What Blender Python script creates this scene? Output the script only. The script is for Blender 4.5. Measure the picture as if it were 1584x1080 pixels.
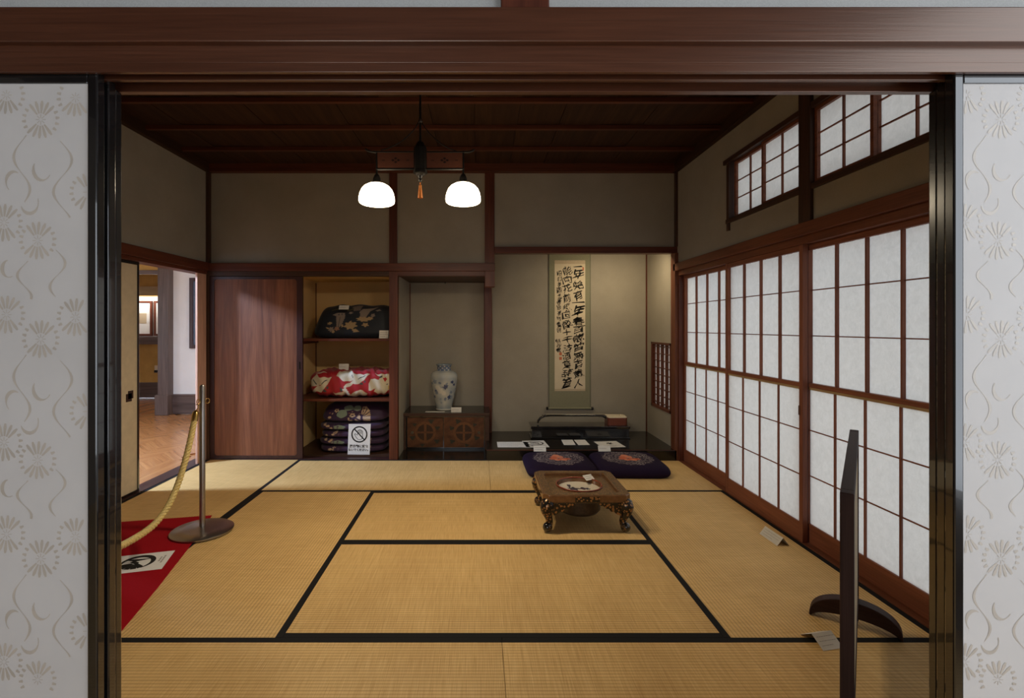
import bpy, math, random
import numpy as np
from mathutils import Vector, Matrix
R = math.radians
random.seed(7)
rng = np.random.default_rng(7)
SC = bpy.context.scene
COL = SC.collection
for o in list(bpy.data.objects):
    bpy.data.objects.remove(o)

# ------------------------------------------------------------------ camera, world, exposure
# metres; x to the right, y into the room, z up; tatami surface at z = 0
cam = bpy.data.cameras.new('camera')
cam.sensor_width = 36.0
cam.lens = 767.0 / 1584.0 * 36.0
cam.shift_x = 51.0 / 1584.0
cam.shift_y = -35.0 / 1584.0
cam.clip_start = 0.05
camo = bpy.data.objects.new('camera', cam)
camo.location = (0, 0, 1.267)
camo.rotation_euler = (R(90), 0, 0)
COL.objects.link(camo)
SC.camera = camo

SKY = 3.2
wd = bpy.data.worlds.new('overcast_sky')
SC.world = wd
wd.use_nodes = True
wd.node_tree.nodes['Background'].inputs['Color'].default_value = (0.895, 0.965, 1.05, 1)
wd.node_tree.nodes['Background'].inputs['Strength'].default_value = SKY

SC.view_settings.view_transform = 'Standard'
SC.view_settings.look = 'None'
SC.view_settings.gamma = 1.0
SC.view_settings.exposure = 0.0
SC.view_settings.use_curve_mapping = False
SC.cycles.use_denoising = True
SC.cycles.max_bounces = 10
SC.cycles.diffuse_bounces = 6
SC.cycles.transmission_bounces = 6
SC.cycles.sample_clamp_indirect = 4.0
SC.cycles.caustics_reflective = False
SC.cycles.caustics_refractive = False


def area_light(name, loc, rot, sx, sy, power=0, color=(1, 1, 1), portal=False, spread=180):
    l = bpy.data.lights.new(name, 'AREA')
    l.shape = 'RECTANGLE'
    l.size = sx
    l.size_y = sy
    l.energy = power
    l.color = color
    l.spread = R(spread)
    if portal:
        l.cycles.is_portal = True
    o = bpy.data.objects.new(name, l)
    o.location = loc
    o.rotation_euler = rot
    COL.objects.link(o)
    return o


# window openings to the sky (portals only guide the sampling of the sky, they emit nothing)
area_light('shoji_portal', (2.12, 2.9, 0.95), (0, R(90), 0), 1.9, 3.7, portal=True)
area_light('transom_portal', (2.12, 2.7, 2.3), (0, R(90), 0), 0.6, 2.3, portal=True)
area_light('front_room_portal', (2.12, -0.65, 1.65), (0, R(90), 0), 2.2, 3.1, portal=True)
area_light('front_room_portal_behind', (-0.75, -2.52, 1.25), (R(90), 0, 0), 1.5, 1.9, portal=True)
area_light('side_room_portal', (-6.75, 4.2, 1.2), (0, R(-90), 0), 1.9, 1.6, portal=True)
area_light('side_room_portal_far', (-2.52, 5.95, 1.2), (0, R(90), 0), 1.9, 2.0, portal=True)
# unseen fill light added in the side room, brightening the mats through the doorway
area_light('added_side_room_light', (-4.15, 3.66, 2.42), (0, R(-48), 0), 0.30, 0.22, power=125, color=(0.66, 0.88, 1.25))

# small lamp fixed behind the alcove lintel
area_light('alcove_lamp_light', (1.40, 4.86, 2.02), (R(24), 0, 0), 0.5, 0.06, power=6.4, color=(1.0, 0.82, 0.52))
# strip lamp of the display case in the side room
area_light('display_case_light', (-5.75, 8.62, 1.80), (R(30), 0, 0), 1.2, 0.06, power=7.0, color=(1.0, 0.92, 0.8))


# ------------------------------------------------------------------ materials
class NT:
    def __init__(s, name):
        s.m = bpy.data.materials.new(name)
        s.m.use_nodes = True
        s.t = s.m.node_tree
        s.b = s.t.nodes['Principled BSDF']
        s.out = s.t.nodes['Material Output']

    def n(s, typ, **kw):
        x = s.t.nodes.new(typ)
        for k, v in kw.items():
            if k.startswith('i_'):
                x.inputs[k[2:].replace('_', ' ')].default_value = v
            else:
                setattr(x, k, v)
        return x

    def l(s, a, b):
        s.t.links.new(a, b)

    def math(s, op, a, b=None):
        x = s.n('ShaderNodeMath', operation=op)
        for i, v in enumerate((a, b)):
            if v is None:
                continue
            if isinstance(v, (int, float)):
                x.inputs[i].default_value = v
            else:
                s.l(v, x.inputs[i])
        return x.outputs[0]

    def coords(s, scale, rand=True):
        tc = s.n('ShaderNodeTexCoord')
        mp = s.n('ShaderNodeMapping')
        mp.inputs['Scale'].default_value = scale
        if rand:
            oi = s.n('ShaderNodeObjectInfo')
            sc = s.n('ShaderNodeVectorMath', operation='SCALE')
            cb = s.n('ShaderNodeCombineXYZ')
            for i in range(3):
                s.l(oi.outputs['Random'], cb.inputs[i])
            s.l(cb.outputs[0], sc.inputs[0])
            sc.inputs['Scale'].default_value = 37.0
            ad = s.n('ShaderNodeVectorMath', operation='ADD')
            s.l(tc.outputs['Object'], ad.inputs[0])
            s.l(sc.outputs[0], ad.inputs[1])
            s.l(ad.outputs[0], mp.inputs['Vector'])
        else:
            s.l(tc.outputs['Object'], mp.inputs['Vector'])
        return mp.outputs[0]

    def noise(s, vec, scale=1.0, detail=4, rough=0.55, dist=0.0):
        x = s.n('ShaderNodeTexNoise')
        x.inputs['Scale'].default_value = scale
        x.inputs['Detail'].default_value = detail
        x.inputs['Roughness'].default_value = rough
        x.inputs['Distortion'].default_value = dist
        s.l(vec, x.inputs['Vector'])
        return x.outputs['Fac']

    def ramp(s, fac, stops):
        x = s.n('ShaderNodeValToRGB')
        e = x.color_ramp.elements
        while len(e) < len(stops):
            e.new(0.5)
        for k, (p, c) in enumerate(stops):
            e[k].position = p
            e[k].color = (*c, 1) if len(c) == 3 else c
        s.l(fac, x.inputs[0])
        return x.outputs[0]

    def mix(s, fac, a, b, mode='MIX'):
        x = s.n('ShaderNodeMix', data_type='RGBA', blend_type=mode)
        for sock, v in ((x.inputs[0], fac), (x.inputs[6], a), (x.inputs[7], b)):
            if isinstance(v, (int, float)):
                sock.default_value = v
            elif isinstance(v, tuple):
                sock.default_value = (*v, 1)
            else:
                s.l(v, sock)
        return x.outputs[2]

    def bump(s, h, strength=0.2, dist=0.002):
        x = s.n('ShaderNodeBump')
        x.inputs['Strength'].default_value = strength
        x.inputs['Distance'].default_value = dist
        s.l(h, x.inputs['Height'])
        s.l(x.outputs[0], s.b.inputs['Normal'])

    def set(s, rough=0.5, metal=0.0, spec=0.5, coat=0.0):
        s.b.inputs['Roughness'].default_value = rough
        s.b.inputs['Metallic'].default_value = metal
        s.b.inputs['Specular IOR Level'].default_value = spec
        s.b.inputs['Coat Weight'].default_value = coat
        return s


def col(s, c):
    s.b.inputs['Base Color'].default_value = (*c, 1)


def plain(name, c, rough=0.5, metal=0.0, spec=0.5, coat=0.0, var=0.12, vs=40):
    s = NT(name).set(rough, metal, spec, coat)
    f = s.noise(s.coords((vs, vs, vs)), 1, 3)
    lo = tuple(x * (1 - var) for x in c)
    hi = tuple(min(1, x * (1 + var)) for x in c)
    s.l(s.ramp(f, [(0.3, lo), (0.7, hi)]), s.b.inputs['Base Color'])
    return s.m


_W = {}
WOODS = {  # light, dark, roughness, spec
    'red': ((0.155, 0.042, 0.020), (0.075, 0.019, 0.010), 0.42, 0.35),
    'beam': ((0.105, 0.038, 0.020), (0.062, 0.020, 0.010), 0.28, 1.0),
    'shoji': ((0.21, 0.070, 0.032), (0.115, 0.034, 0.016), 0.5, 0.3),
    'stile': ((0.30, 0.105, 0.056), (0.17, 0.054, 0.029), 0.5, 0.3),
    'dark': ((0.085, 0.040, 0.024), (0.040, 0.018, 0.011), 0.5, 0.3),
    'ceil': ((0.060, 0.026, 0.011), (0.026, 0.011, 0.005), 0.6, 0.2),
    'ceilbeam': ((0.12, 0.034, 0.014), (0.07, 0.018, 0.008), 0.5, 0.3),
    'door': ((0.29, 0.112, 0.054), (0.12, 0.038, 0.020), 0.5, 0.35),
    'doorframe': ((0.060, 0.022, 0.020), (0.032, 0.012, 0.012), 0.35, 0.5),
    'jamb': ((0.80, 0.50, 0.38), (0.60, 0.34, 0.24), 0.45, 0.4),
    'screen': ((0.060, 0.030, 0.025), (0.028, 0.013, 0.012), 0.55, 0.2),
    'parquet': ((0.52, 0.235, 0.085), (0.31, 0.115, 0.036), 0.22, 0.5),
    'grey': ((0.16, 0.11, 0.095), (0.075, 0.048, 0.042), 0.4, 0.4),
    'pale': ((0.50, 0.35, 0.18), (0.36, 0.24, 0.12), 0.55, 0.3),
    'toko': ((0.016, 0.012, 0.008), (0.007, 0.005, 0.004), 0.16, 0.5),
}


def wood(kind, axis):
    if (kind, axis) in _W:
        return _W[(kind, axis)]
    c1, c2, rough, spec = WOODS[kind]
    s = NT('wood_%s_%s' % (kind, 'xyz'[axis])).set(rough, 0, spec)
    sc = [16.0] * 3
    sc[axis] = 0.9
    v = s.coords(tuple(sc))
    f = s.noise(v, 1.0, 5, 0.6, 0.9)
    sc2 = [210.0] * 3
    sc2[axis] = 5.0
    f2 = s.noise(s.coords(tuple(sc2)), 1.0, 2, 0.6)
    base = s.ramp(f, [(0.28, c2), (0.5, tuple((a + b) / 2 for a, b in zip(c1, c2))), (0.72, c1)])
    fine = s.ramp(f2, [(0.3, (0.72, 0.72, 0.72)), (0.7, (1.12, 1.12, 1.12))])
    s.l(s.mix(0.85, base, fine, 'MULTIPLY'), s.b.inputs['Base Color'])
    s.bump(f2, 0.12, 0.0015)
    if kind == 'beam':
        s.b.inputs['Specular Tint'].default_value = (1.0, 0.80, 0.66, 1)
    _W[(kind, axis)] = s.m
    return s.m


def plaster(name, c, var=0.07):
    s = NT(name).set(0.92, 0, 0.15)
    f = s.noise(s.coords((3, 3, 3), False), 1, 5, 0.6)
    g = s.noise(s.coords((420, 420, 420), False), 1, 2, 0.6)
    lo = tuple(x * (1 - var) for x in c)
    hi = tuple(x * (1 + var) for x in c)
    base = s.ramp(f, [(0.3, lo), (0.7, hi)])
    s.l(s.mix(0.5, base, s.ramp(g, [(0.3, (0.8, 0.8, 0.8)), (0.7, (1.15, 1.15, 1.15))]), 'MULTIPLY'), s.b.inputs['Base Color'])
    s.bump(g, 0.25, 0.001)
    return s.m


def tatami_mat():
    s = NT('woven_rush').set(0.62, 0, 0.3)
    tc = s.n('ShaderNodeTexCoord')
    sep = s.n('ShaderNodeSeparateXYZ')
    s.l(tc.outputs['Object'], sep.inputs[0])
    rib = s.math('SINE', s.math('MULTIPLY', sep.outputs['Y'], 2 * math.pi / 0.0165))
    streak = s.noise(s.coords((330, 7, 1)), 1, 3, 0.6)
    broad = s.noise(s.coords((3.0, 1.6, 1)), 1, 4, 0.6)
    across = s.noise(s.coords((1.2, 60, 1)), 1, 3, 0.6)
    base = s.ramp(streak, [(0.25, (0.54, 0.335, 0.125)), (0.5, (0.69, 0.455, 0.19)), (0.75, (0.79, 0.56, 0.265))])
    base = s.mix(0.6, base, s.ramp(broad, [(0.3, (0.84, 0.80, 0.74)), (0.7, (1.10, 1.10, 1.08))]), 'MULTIPLY')
    base = s.mix(0.5, base, s.ramp(across, [(0.3, (0.88, 0.86, 0.83)), (0.7, (1.08, 1.08, 1.08))]), 'MULTIPLY')
    rr = s.ramp(s.math('MULTIPLY_ADD', rib, 0.5), [(0.0, (0.66, 0.61, 0.52)), (0.40, (1.04, 1.04, 1.04)), (1.0, (1.04, 1.04, 1.04))])
    # MULTIPLY_ADD third input
    for n in s.t.nodes:
        if n.type == 'MATH' and n.operation == 'MULTIPLY_ADD':
            n.inputs[2].default_value = 0.5
    base = s.mix(0.75, base, rr, 'MULTIPLY')
    oi = s.n('ShaderNodeObjectInfo')
    base = s.mix(0.5, base, s.ramp(oi.outputs['Random'], [(0.0, (0.90, 0.88, 0.84)), (1.0, (1.08, 1.08, 1.08))]), 'MULTIPLY')
    s.l(base, s.b.inputs['Base Color'])
    s.bump(s.math('ADD', rib, s.math('MULTIPLY', streak, 1.5)), 0.35, 0.0012)
    return s.m


def shoji_paper(name, c, trans):
    s = NT(name)
    f = s.noise(s.coords((26, 26, 26)), 1, 5, 0.65, 0.6)
    f2 = s.noise(s.coords((140, 140, 60)), 1, 3, 0.6, 1.0)
    k = s.ramp(f, [(0.3, (0.90, 0.90, 0.895)), (0.7, (1.03, 1.03, 1.03))])
    k2 = s.ramp(f2, [(0.3, (0.95, 0.95, 0.95)), (0.7, (1.03, 1.03, 1.03))])
    kk = s.mix(1.0, k, k2, 'MULTIPLY')
    tr = s.n('ShaderNodeBsdfTranslucent')
    df = s.n('ShaderNodeBsdfDiffuse')
    s.l(s.mix(1.0, kk, trans, 'MULTIPLY'), tr.inputs['Color'])
    s.l(s.mix(1.0, kk, c, 'MULTIPLY'), df.inputs['Color'])
    ad = s.n('ShaderNodeAddShader')
    s.l(tr.outputs[0], ad.inputs[0])
    s.l(df.outputs[0], ad.inputs[1])
    s.l(ad.outputs[0], s.out.inputs['Surface'])
    return s.m


def emission(name, c, strength):
    s = NT(name)
    e = s.n('ShaderNodeEmission')
    e.inputs['Color'].default_value = (*c, 1)
    e.inputs['Strength'].default_value = strength
    s.l(e.outputs[0], s.out.inputs['Surface'])
    return s.m


def painted(name, rough=0.8, spec=0.25, coat=0.0, weave=0, sheen=0.0, metal=0.0):
    s = NT(name).set(rough, metal, spec, coat)
    a = s.n('ShaderNodeAttribute', attribute_name='col')
    if weave:
        f = s.noise(s.coords((weave, weave, weave)), 1, 2)
        s.l(s.mix(0.7, a.outputs['Color'], s.ramp(f, [(0.3, (0.75, 0.75, 0.75)), (0.7, (1.12, 1.12, 1.12))]), 'MULTIPLY'), s.b.inputs['Base Color'])
        s.bump(f, 0.2, 0.001)
    else:
        s.l(a.outputs['Color'], s.b.inputs['Base Color'])
    s.b.inputs['Sheen Weight'].default_value = sheen
    return s.m


def gold_lacquer(name, scale, bias, gold=(0.34, 0.165, 0.055), black=(0.012, 0.009, 0.007), rough=0.28):
    s = NT(name).set(rough, 0.35, 0.5, 0.3)
    vo = s.n('ShaderNodeTexVoronoi', feature='F1')
    vo.inputs['Scale'].default_value = 1.0
    s.l(s.coords((scale,) * 3), vo.inputs['Vector'])
    f2 = s.noise(s.coords((scale * 0.4,) * 3), 1, 3)
    k = s.math('ADD', vo.outputs['Distance'], s.math('MULTIPLY', f2, 0.5))
    s.l(s.ramp(k, [(bias, gold), (bias + 0.08, black)]), s.b.inputs['Base Color'])
    return s.m


M = {}
M['plaster'] = plaster('grey_plaster', (0.335, 0.298, 0.242))
M['plaster_front'] = plaster('front_room_plaster', (0.50, 0.50, 0.48))
M['front_walls'] = plaster('front_room_brown_plaster', (0.24, 0.20, 0.16))
M['closet'] = plaster('ochre_closet_paper', (0.78, 0.54, 0.25), 0.05)
M['white_wall'] = plaster('white_plaster', (0.80, 0.79, 0.78), 0.03)
M['gold_paper'] = plaster('gold_wallpaper', (0.47, 0.28, 0.085), 0.2)
M['tatami'] = tatami_mat()
M['heri'] = plain('black_cloth', (0.010, 0.009, 0.009), 0.8, spec=0.2, vs=300)
M['paper'] = shoji_paper('shoji_paper', (0.45, 0.45, 0.44), (0.137, 0.1355, 0.130))
M['paper_warm'] = shoji_paper('transom_paper', (0.45, 0.44, 0.42), (0.132, 0.127, 0.118))
M['paper_brown'] = shoji_paper('lattice_paper', (0.40, 0.33, 0.27), (0.10, 0.085, 0.072))
M['fusuma'] = plain('fusuma_paper', (0.625, 0.605, 0.59), 0.75, spec=0.25, var=0.04, vs=6)
M['fusuma_print'] = plain('fusuma_pearl_print', (0.53, 0.475, 0.41), 0.5, spec=0.8, var=0.08, vs=20)
M['cream_paper'] = plain('cream_fusuma_paper', (0.66, 0.55, 0.38), 0.8, spec=0.2, var=0.06, vs=18)
M['lacquer'] = plain('black_lacquer', (0.008, 0.0075, 0.008), 0.18, spec=0.5, coat=1.0, var=0.3, vs=14)
M['black'] = plain('black_metal', (0.012, 0.011, 0.010), 0.4, metal=0.3)
M['steel'] = plain('brushed_steel', (0.36, 0.33, 0.31), 0.30, metal=1.0, var=0.06, vs=200)
M['brass'] = plain('brass', (0.62, 0.40, 0.13), 0.25, metal=1.0)
M['rope'] = plain('gold_cord', (0.62, 0.47, 0.17), 0.5, spec=0.5, var=0.35, vs=260)
M['carpet'] = plain('red_felt', (0.33, 0.006, 0.012), 0.95, spec=0.1, var=0.15, vs=240)
M['white_card'] = plain('white_card', (0.66, 0.63, 0.58), 0.7, spec=0.25, var=0.03)
M['sheet'] = plain('white_paper', (0.78, 0.77, 0.76), 0.7, spec=0.25, var=0.02)
M['ink'] = plain('black_ink', (0.020, 0.018, 0.016), 0.8, spec=0.2)
M['greyink'] = plain('grey_print', (0.24, 0.21, 0.19), 0.8, spec=0.2)
M['seal'] = plain('red_seal_ink', (0.55, 0.16, 0.08), 0.8, spec=0.2)
M['scroll_silk'] = plain('green_grey_silk', (0.235, 0.225, 0.150), 0.75, spec=0.25, var=0.08, vs=160)
M['scroll_edge'] = plain('dark_green_silk', (0.14, 0.14, 0.10), 0.75, spec=0.25)
M['scroll_paper'] = plain('aged_paper', (0.66, 0.56, 0.41), 0.85, spec=0.15, var=0.04, vs=12)
M['scroll_band'] = plain('beige_silk', (0.50, 0.40, 0.28), 0.75, spec=0.25, vs=160)
M['glow'] = emission('opal_glass_lit', (1.0, 0.82, 0.56), 9.0)
M['tassel'] = plain('orange_silk', (0.55, 0.17, 0.03), 0.55, spec=0.4, var=0.3, vs=200)
M['fretwood'] = plain('carved_red_wood', (0.115, 0.036, 0.018), 0.5, vs=30)
M['textile'] = painted('printed_silk', 0.6, 0.35, weave=260, sheen=0.1)
M['velvet'] = painted('purple_silk', 0.8, 0.15, weave=300)
M['porcelain'] = painted('glazed_porcelain', 0.12, 0.5, 0.4)
M['goldtop'] = gold_lacquer('gold_lacquer_border', 130, 0.66, (0.30, 0.15, 0.055), (0.085, 0.045, 0.020), 0.28)
M['goldplain'] = plain('brown_gold_lacquer', (0.19, 0.092, 0.038), 0.24, spec=0.5, coat=0.4, metal=0.3, var=0.2)
M['goldleg'] = gold_lacquer('gold_scale_lacquer', 62, 0.62)
M['redrim'] = plain('red_lacquer', (0.24, 0.040, 0.018), 0.3, coat=0.3)
M['board'] = plain('dark_gold_panel', (0.052, 0.028, 0.014), 0.45, var=0.5, vs=50)
M['shami'] = plain('quince_wood', (0.16, 0.038, 0.020), 0.3, coat=0.4)
M['skin'] = plain('cream_skin', (0.70, 0.62, 0.48), 0.6, var=0.05)
M['glass'] = plain('window_glass_grey', (0.12, 0.15, 0.20), 0.08, spec=0.6)
M['dooroil'] = painted('painted_cabinet_door', 0.55, 0.3, weave=60)


# ------------------------------------------------------------------ object helpers
def tag(o, label=None, cat=None, group=None, kind=None):
    if label:
        o['label'] = label
    if cat:
        o['category'] = cat
    if group:
        o['group'] = group
    if kind:
        o['kind'] = kind
    return o


def empty(name, loc=(0, 0, 0), rz=0.0):
    o = bpy.data.objects.new(name, None)
    o.empty_display_size = 0.1
    o.location = loc
    o.rotation_euler = (0, 0, rz)
    COL.objects.link(o)
    return o


def thing(name, label, cat, loc=(0, 0, 0), rz=0.0, group=None):
    return tag(empty(name, loc, rz), label, cat, group)


def structure(name, label, cat):
    return tag(empty(name), label, cat, kind='structure')


def link(name, mesh, parent=None, loc=(0, 0, 0), rot=(0, 0, 0), bevel=0.0, seg=2):
    o = bpy.data.objects.new(name, mesh)
    o.location = loc
    o.rotation_euler = rot
    o.parent = parent
    COL.objects.link(o)
    if bevel:
        b = o.modifiers.new('edge', 'BEVEL')
        b.width = bevel
        b.segments = seg
        b.limit_method = 'ANGLE'
        b.angle_limit = R(40)
    return o


class MB:
    def __init__(s):
        s.v, s.f = [], []

    def box(s, x0, x1, y0, y1, z0, z1):
        n = len(s.v)
        s.v += [(x0, y0, z0), (x1, y0, z0), (x1, y1, z0), (x0, y1, z0), (x0, y0, z1), (x1, y0, z1), (x1, y1, z1), (x0, y1, z1)]
        s.f += [tuple(n + i for i in q) for q in ((0, 3, 2, 1), (4, 5, 6, 7), (0, 1, 5, 4), (1, 2, 6, 5), (2, 3, 7, 6), (3, 0, 4, 7))]
        return s

    def poly(s, pts):
        n = len(s.v)
        s.v += [tuple(p) for p in pts]
        s.f.append(tuple(range(n, n + len(pts))))
        return s

    def prism(s, pts, fn, a, b):
        """closed 2-D outline pts (counter-clockwise), fn(u, v, w) -> xyz, extruded from w = a to w = b"""
        n = len(s.v)
        k = len(pts)
        s.v += [fn(u, v, a) for u, v in pts] + [fn(u, v, b) for u, v in pts]
        s.f.append(tuple(reversed(range(n, n + k))))
        s.f.append(tuple(range(n + k, n + 2 * k)))
        for i in range(k):
            j = (i + 1) % k
            s.f.append((n + i, n + j, n + k + j, n + k + i))
        return s

    def tube(s, path, r, seg=10, cap=True):
        n0 = len(s.v)
        P = [Vector(p) for p in path]
        rs = r if isinstance(r, (list, tuple)) else [r] * len(P)
        up = None
        for i, p in enumerate(P):
            t = (P[min(i + 1, len(P) - 1)] - P[max(i - 1, 0)]).normalized()
            if up is None:
                up = Vector((0, 0, 1)) if abs(t.z) < 0.9 else Vector((1, 0, 0))
            a = (up - t * up.dot(t)).normalized()
            up = a
            b = t.cross(a)
            for k in range(seg):
                th = 2 * math.pi * k / seg
                s.v.append(tuple(p + (a * math.cos(th) + b * math.sin(th)) * rs[i]))
        for i in range(len(P) - 1):
            for k in range(seg):
                k2 = (k + 1) % seg
                s.f.append((n0 + i * seg + k, n0 + i * seg + k2, n0 + (i + 1) * seg + k2, n0 + (i + 1) * seg + k))
        if cap:
            s.f.append(tuple(reversed(range(n0, n0 + seg))))
            s.f.append(tuple(range(n0 + (len(P) - 1) * seg, n0 + len(P) * seg)))
        return s

    def lathe(s, prof, seg=32, c=(0, 0, 0), cap0=True, cap1=True):
        n0 = len(s.v)
        for r, z in prof:
            for k in range(seg):
                th = 2 * math.pi * k / seg
                s.v.append((c[0] + r * math.cos(th), c[1] + r * math.sin(th), c[2] + z))
        for i in range(len(prof) - 1):
            for k in range(seg):
                k2 = (k + 1) % seg
                s.f.append((n0 + i * seg + k, n0 + i * seg + k2, n0 + (i + 1) * seg + k2, n0 + (i + 1) * seg + k))
        if cap0:
            s.f.append(tuple(reversed(range(n0, n0 + seg))))
        if cap1:
            e = n0 + (len(prof) - 1) * seg
            s.f.append(tuple(range(e, e + seg)))
        return s

    def ribbon(s, pts, w, fn):
        """flat strip along 2-D pts of half-width w (number or list); fn(u, v) -> xyz"""
        n0 = len(s.v)
        k = len(pts)
        ws = w if isinstance(w, (list, tuple)) else [w] * k
        for i, (x, y) in enumerate(pts):
            a = pts[max(i - 1, 0)]
            b = pts[min(i + 1, k - 1)]
            dx, dy = b[0] - a[0], b[1] - a[1]
            L = math.hypot(dx, dy) or 1
            nx, ny = -dy / L, dx / L
            s.v.append(fn(x + nx * ws[i], y + ny * ws[i]))
            s.v.append(fn(x - nx * ws[i], y - ny * ws[i]))
        for i in range(k - 1):
            s.f.append((n0 + 2 * i, n0 + 2 * i + 1, n0 + 2 * i + 3, n0 + 2 * i + 2))
        return s

    def mesh(s, name, mat, smooth=False, angle=35):
        m = bpy.data.meshes.new(name)
        m.from_pydata(s.v, [], s.f)
        m.materials.append(mat)
        if smooth:
            m.polygons.foreach_set('use_smooth', [True] * len(m.polygons))
            m.set_sharp_from_angle(angle=R(angle))
        m.update()
        return m

    def build(s, name, mat, parent=None, smooth=False, bevel=0.0, loc=(0, 0, 0), rot=(0, 0, 0), angle=35):
        return link(name, s.mesh(name, mat, smooth, angle), parent, loc, rot, bevel)


_BOX = {}


def bar(name, x0, x1, y0, y1, z0, z1, mat, parent=None, bevel=0.0, axis=None):
    """a box-shaped piece with its origin at its middle; alike pieces share a mesh"""
    d = (round(x1 - x0, 4), round(y1 - y0, 4), round(z1 - z0, 4))
    if isinstance(mat, str) and mat in WOODS:
        mat = wood(mat, d.index(max(d)) if axis is None else axis)
    elif isinstance(mat, str):
        mat = M[mat]
    key = (d, mat.name)
    if key not in _BOX:
        _BOX[key] = MB().box(-d[0] / 2, d[0] / 2, -d[1] / 2, d[1] / 2, -d[2] / 2, d[2] / 2).mesh(name, mat)
    return link(name, _BOX[key], parent, ((x0 + x1) / 2, (y0 + y1) / 2, (z0 + z1) / 2), bevel=bevel)


def np_mesh(name, V, F, mat, colors=None, smooth=True):
    m = bpy.data.meshes.new(name)
    V = np.asarray(V, dtype=np.float32)
    F = np.asarray(F, dtype=np.int32)
    m.vertices.add(len(V))
    m.vertices.foreach_set('co', V.ravel())
    m.loops.add(F.size)
    m.loops.foreach_set('vertex_index', F.ravel())
    m.polygons.add(len(F))
    m.polygons.foreach_set('loop_start', np.arange(0, F.size, F.shape[1], dtype=np.int32))
    m.update(calc_edges=True)
    m.validate()
    m.polygons.foreach_set('use_smooth', [smooth] * len(m.polygons))
    m.materials.append(mat)
    if colors is not None:
        at = m.color_attributes.new('col', 'FLOAT_COLOR', 'POINT')
        c4 = np.ones((len(V), 4), dtype=np.float32)
        c4[:, :3] = colors
        at.data.foreach_set('color', c4.ravel())
    m.update()
    return m


def grid_faces(nu, nv, off=0, wrap_u=False):
    F = []
    for j in range(nv - 1):
        for i in range(nu if wrap_u else nu - 1):
            i2 = (i + 1) % nu
            F.append((off + j * nu + i, off + j * nu + i2, off + (j + 1) * nu + i2, off + (j + 1) * nu + i))
    return F


_RB = {}


def rounded_block(N, k):
    """unit cube [-1,1]^3 pushed to a p-norm ball: V, F"""
    if (N, k) in _RB:
        return _RB[(N, k)]
    t = np.linspace(-1, 1, N)
    t = np.sign(t) * np.abs(t) ** 0.8
    a, b = np.meshgrid(t, t)
    a, b = a.ravel(), b.ravel()
    one = np.ones_like(a)
    sides = [(a, -one, b), (-a, one, b), (one, a, b), (-one, -a, b), (a, b, one), (a, -b, -one)]
    Vs, Fs, off = [], [], 0
    gf = np.array(grid_faces(N, N))
    for sd in sides:
        Vs.append(np.stack(sd, 1))
        Fs.append(gf + off)
        off += N * N
    V = np.concatenate(Vs)
    V = V / (np.sum(np.abs(V) ** k, axis=1) ** (1 / k))[:, None]
    _RB[(N, k)] = (V, np.concatenate(Fs))
    return _RB[(N, k)]


def inside(px, py, poly):
    r = np.zeros(len(px), bool)
    n = len(poly)
    for i in range(n):
        x1, y1 = poly[i]
        x2, y2 = poly[(i + 1) % n]
        if y1 == y2:
            continue
        c = ((y1 > py) != (y2 > py)) & (px < (x2 - x1) * (py - y1) / (y2 - y1) + x1)
        r ^= c
    return r


def paint(colors, px, py, polys, mask=None):
    for poly, c in polys:
        i = inside(px, py, poly)
        if mask is not None:
            i &= mask
        colors[i] = c


def blob(cx, cy, rx, ry=None, n=14, wob=0.15, lobes=5, ph=0.0):
    ry = ry or rx
    return [(cx + rx * (1 + wob * math.sin(lobes * a + ph)) * math.cos(a), cy + ry * (1 + wob * math.sin(lobes * a + ph)) * math.sin(a)) for a in (2 * math.pi * i / n for i in range(n))]


def glyph(ch, bold=0.0):
    c = bpy.data.curves.new('glyph', 'FONT')
    c.body = ch
    c.size = 1.0
    c.resolution_u = 2
    c.offset = bold
    c.align_x = 'CENTER'
    o = bpy.data.objects.new('glyph', c)
    COL.objects.link(o)
    dg = bpy.context.evaluated_depsgraph_get()
    m = bpy.data.meshes.new_from_object(o.evaluated_get(dg))
    bpy.data.objects.remove(o)
    bpy.data.curves.remove(c)
    return m


def text_mesh(name, txt, size, mat, fn, parent, bold=0.0):
    """text laid on a surface: fn(u, v) -> xyz with u along the line, origin at the middle"""
    c = bpy.data.curves.new('glyph', 'FONT')
    c.body = txt
    c.size = size
    c.offset = bold
    c.align_x = 'CENTER'
    c.align_y = 'CENTER'
    c.resolution_u = 2
    o = bpy.data.objects.new('glyph', c)
    COL.objects.link(o)
    dg = bpy.context.evaluated_depsgraph_get()
    m = bpy.data.meshes.new_from_object(o.evaluated_get(dg))
    bpy.data.objects.remove(o)
    bpy.data.curves.remove(c)
    for v in m.vertices:
        v.co = Vector(fn(v.co.x, v.co.y))
    m.materials.clear()
    m.materials.append(mat)
    return link(name, m, parent)


# ------------------------------------------------------------------ room measures
XL, XR, YB, YF = -2.583, 1.883, 4.707, 1.11
CEIL = 2.80
NB, NT_ = 1.79, 1.865     # frieze rail (nageshi)
KB = 1.745                # underside of the door head (kamoi)
YA = 5.53                 # back of the alcoves
PA0, PA1 = -0.853, -0.773  # post between closet and alcove
PB0, PB1 = 0.055, 0.147    # hanging post / alcove pillar

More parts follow.
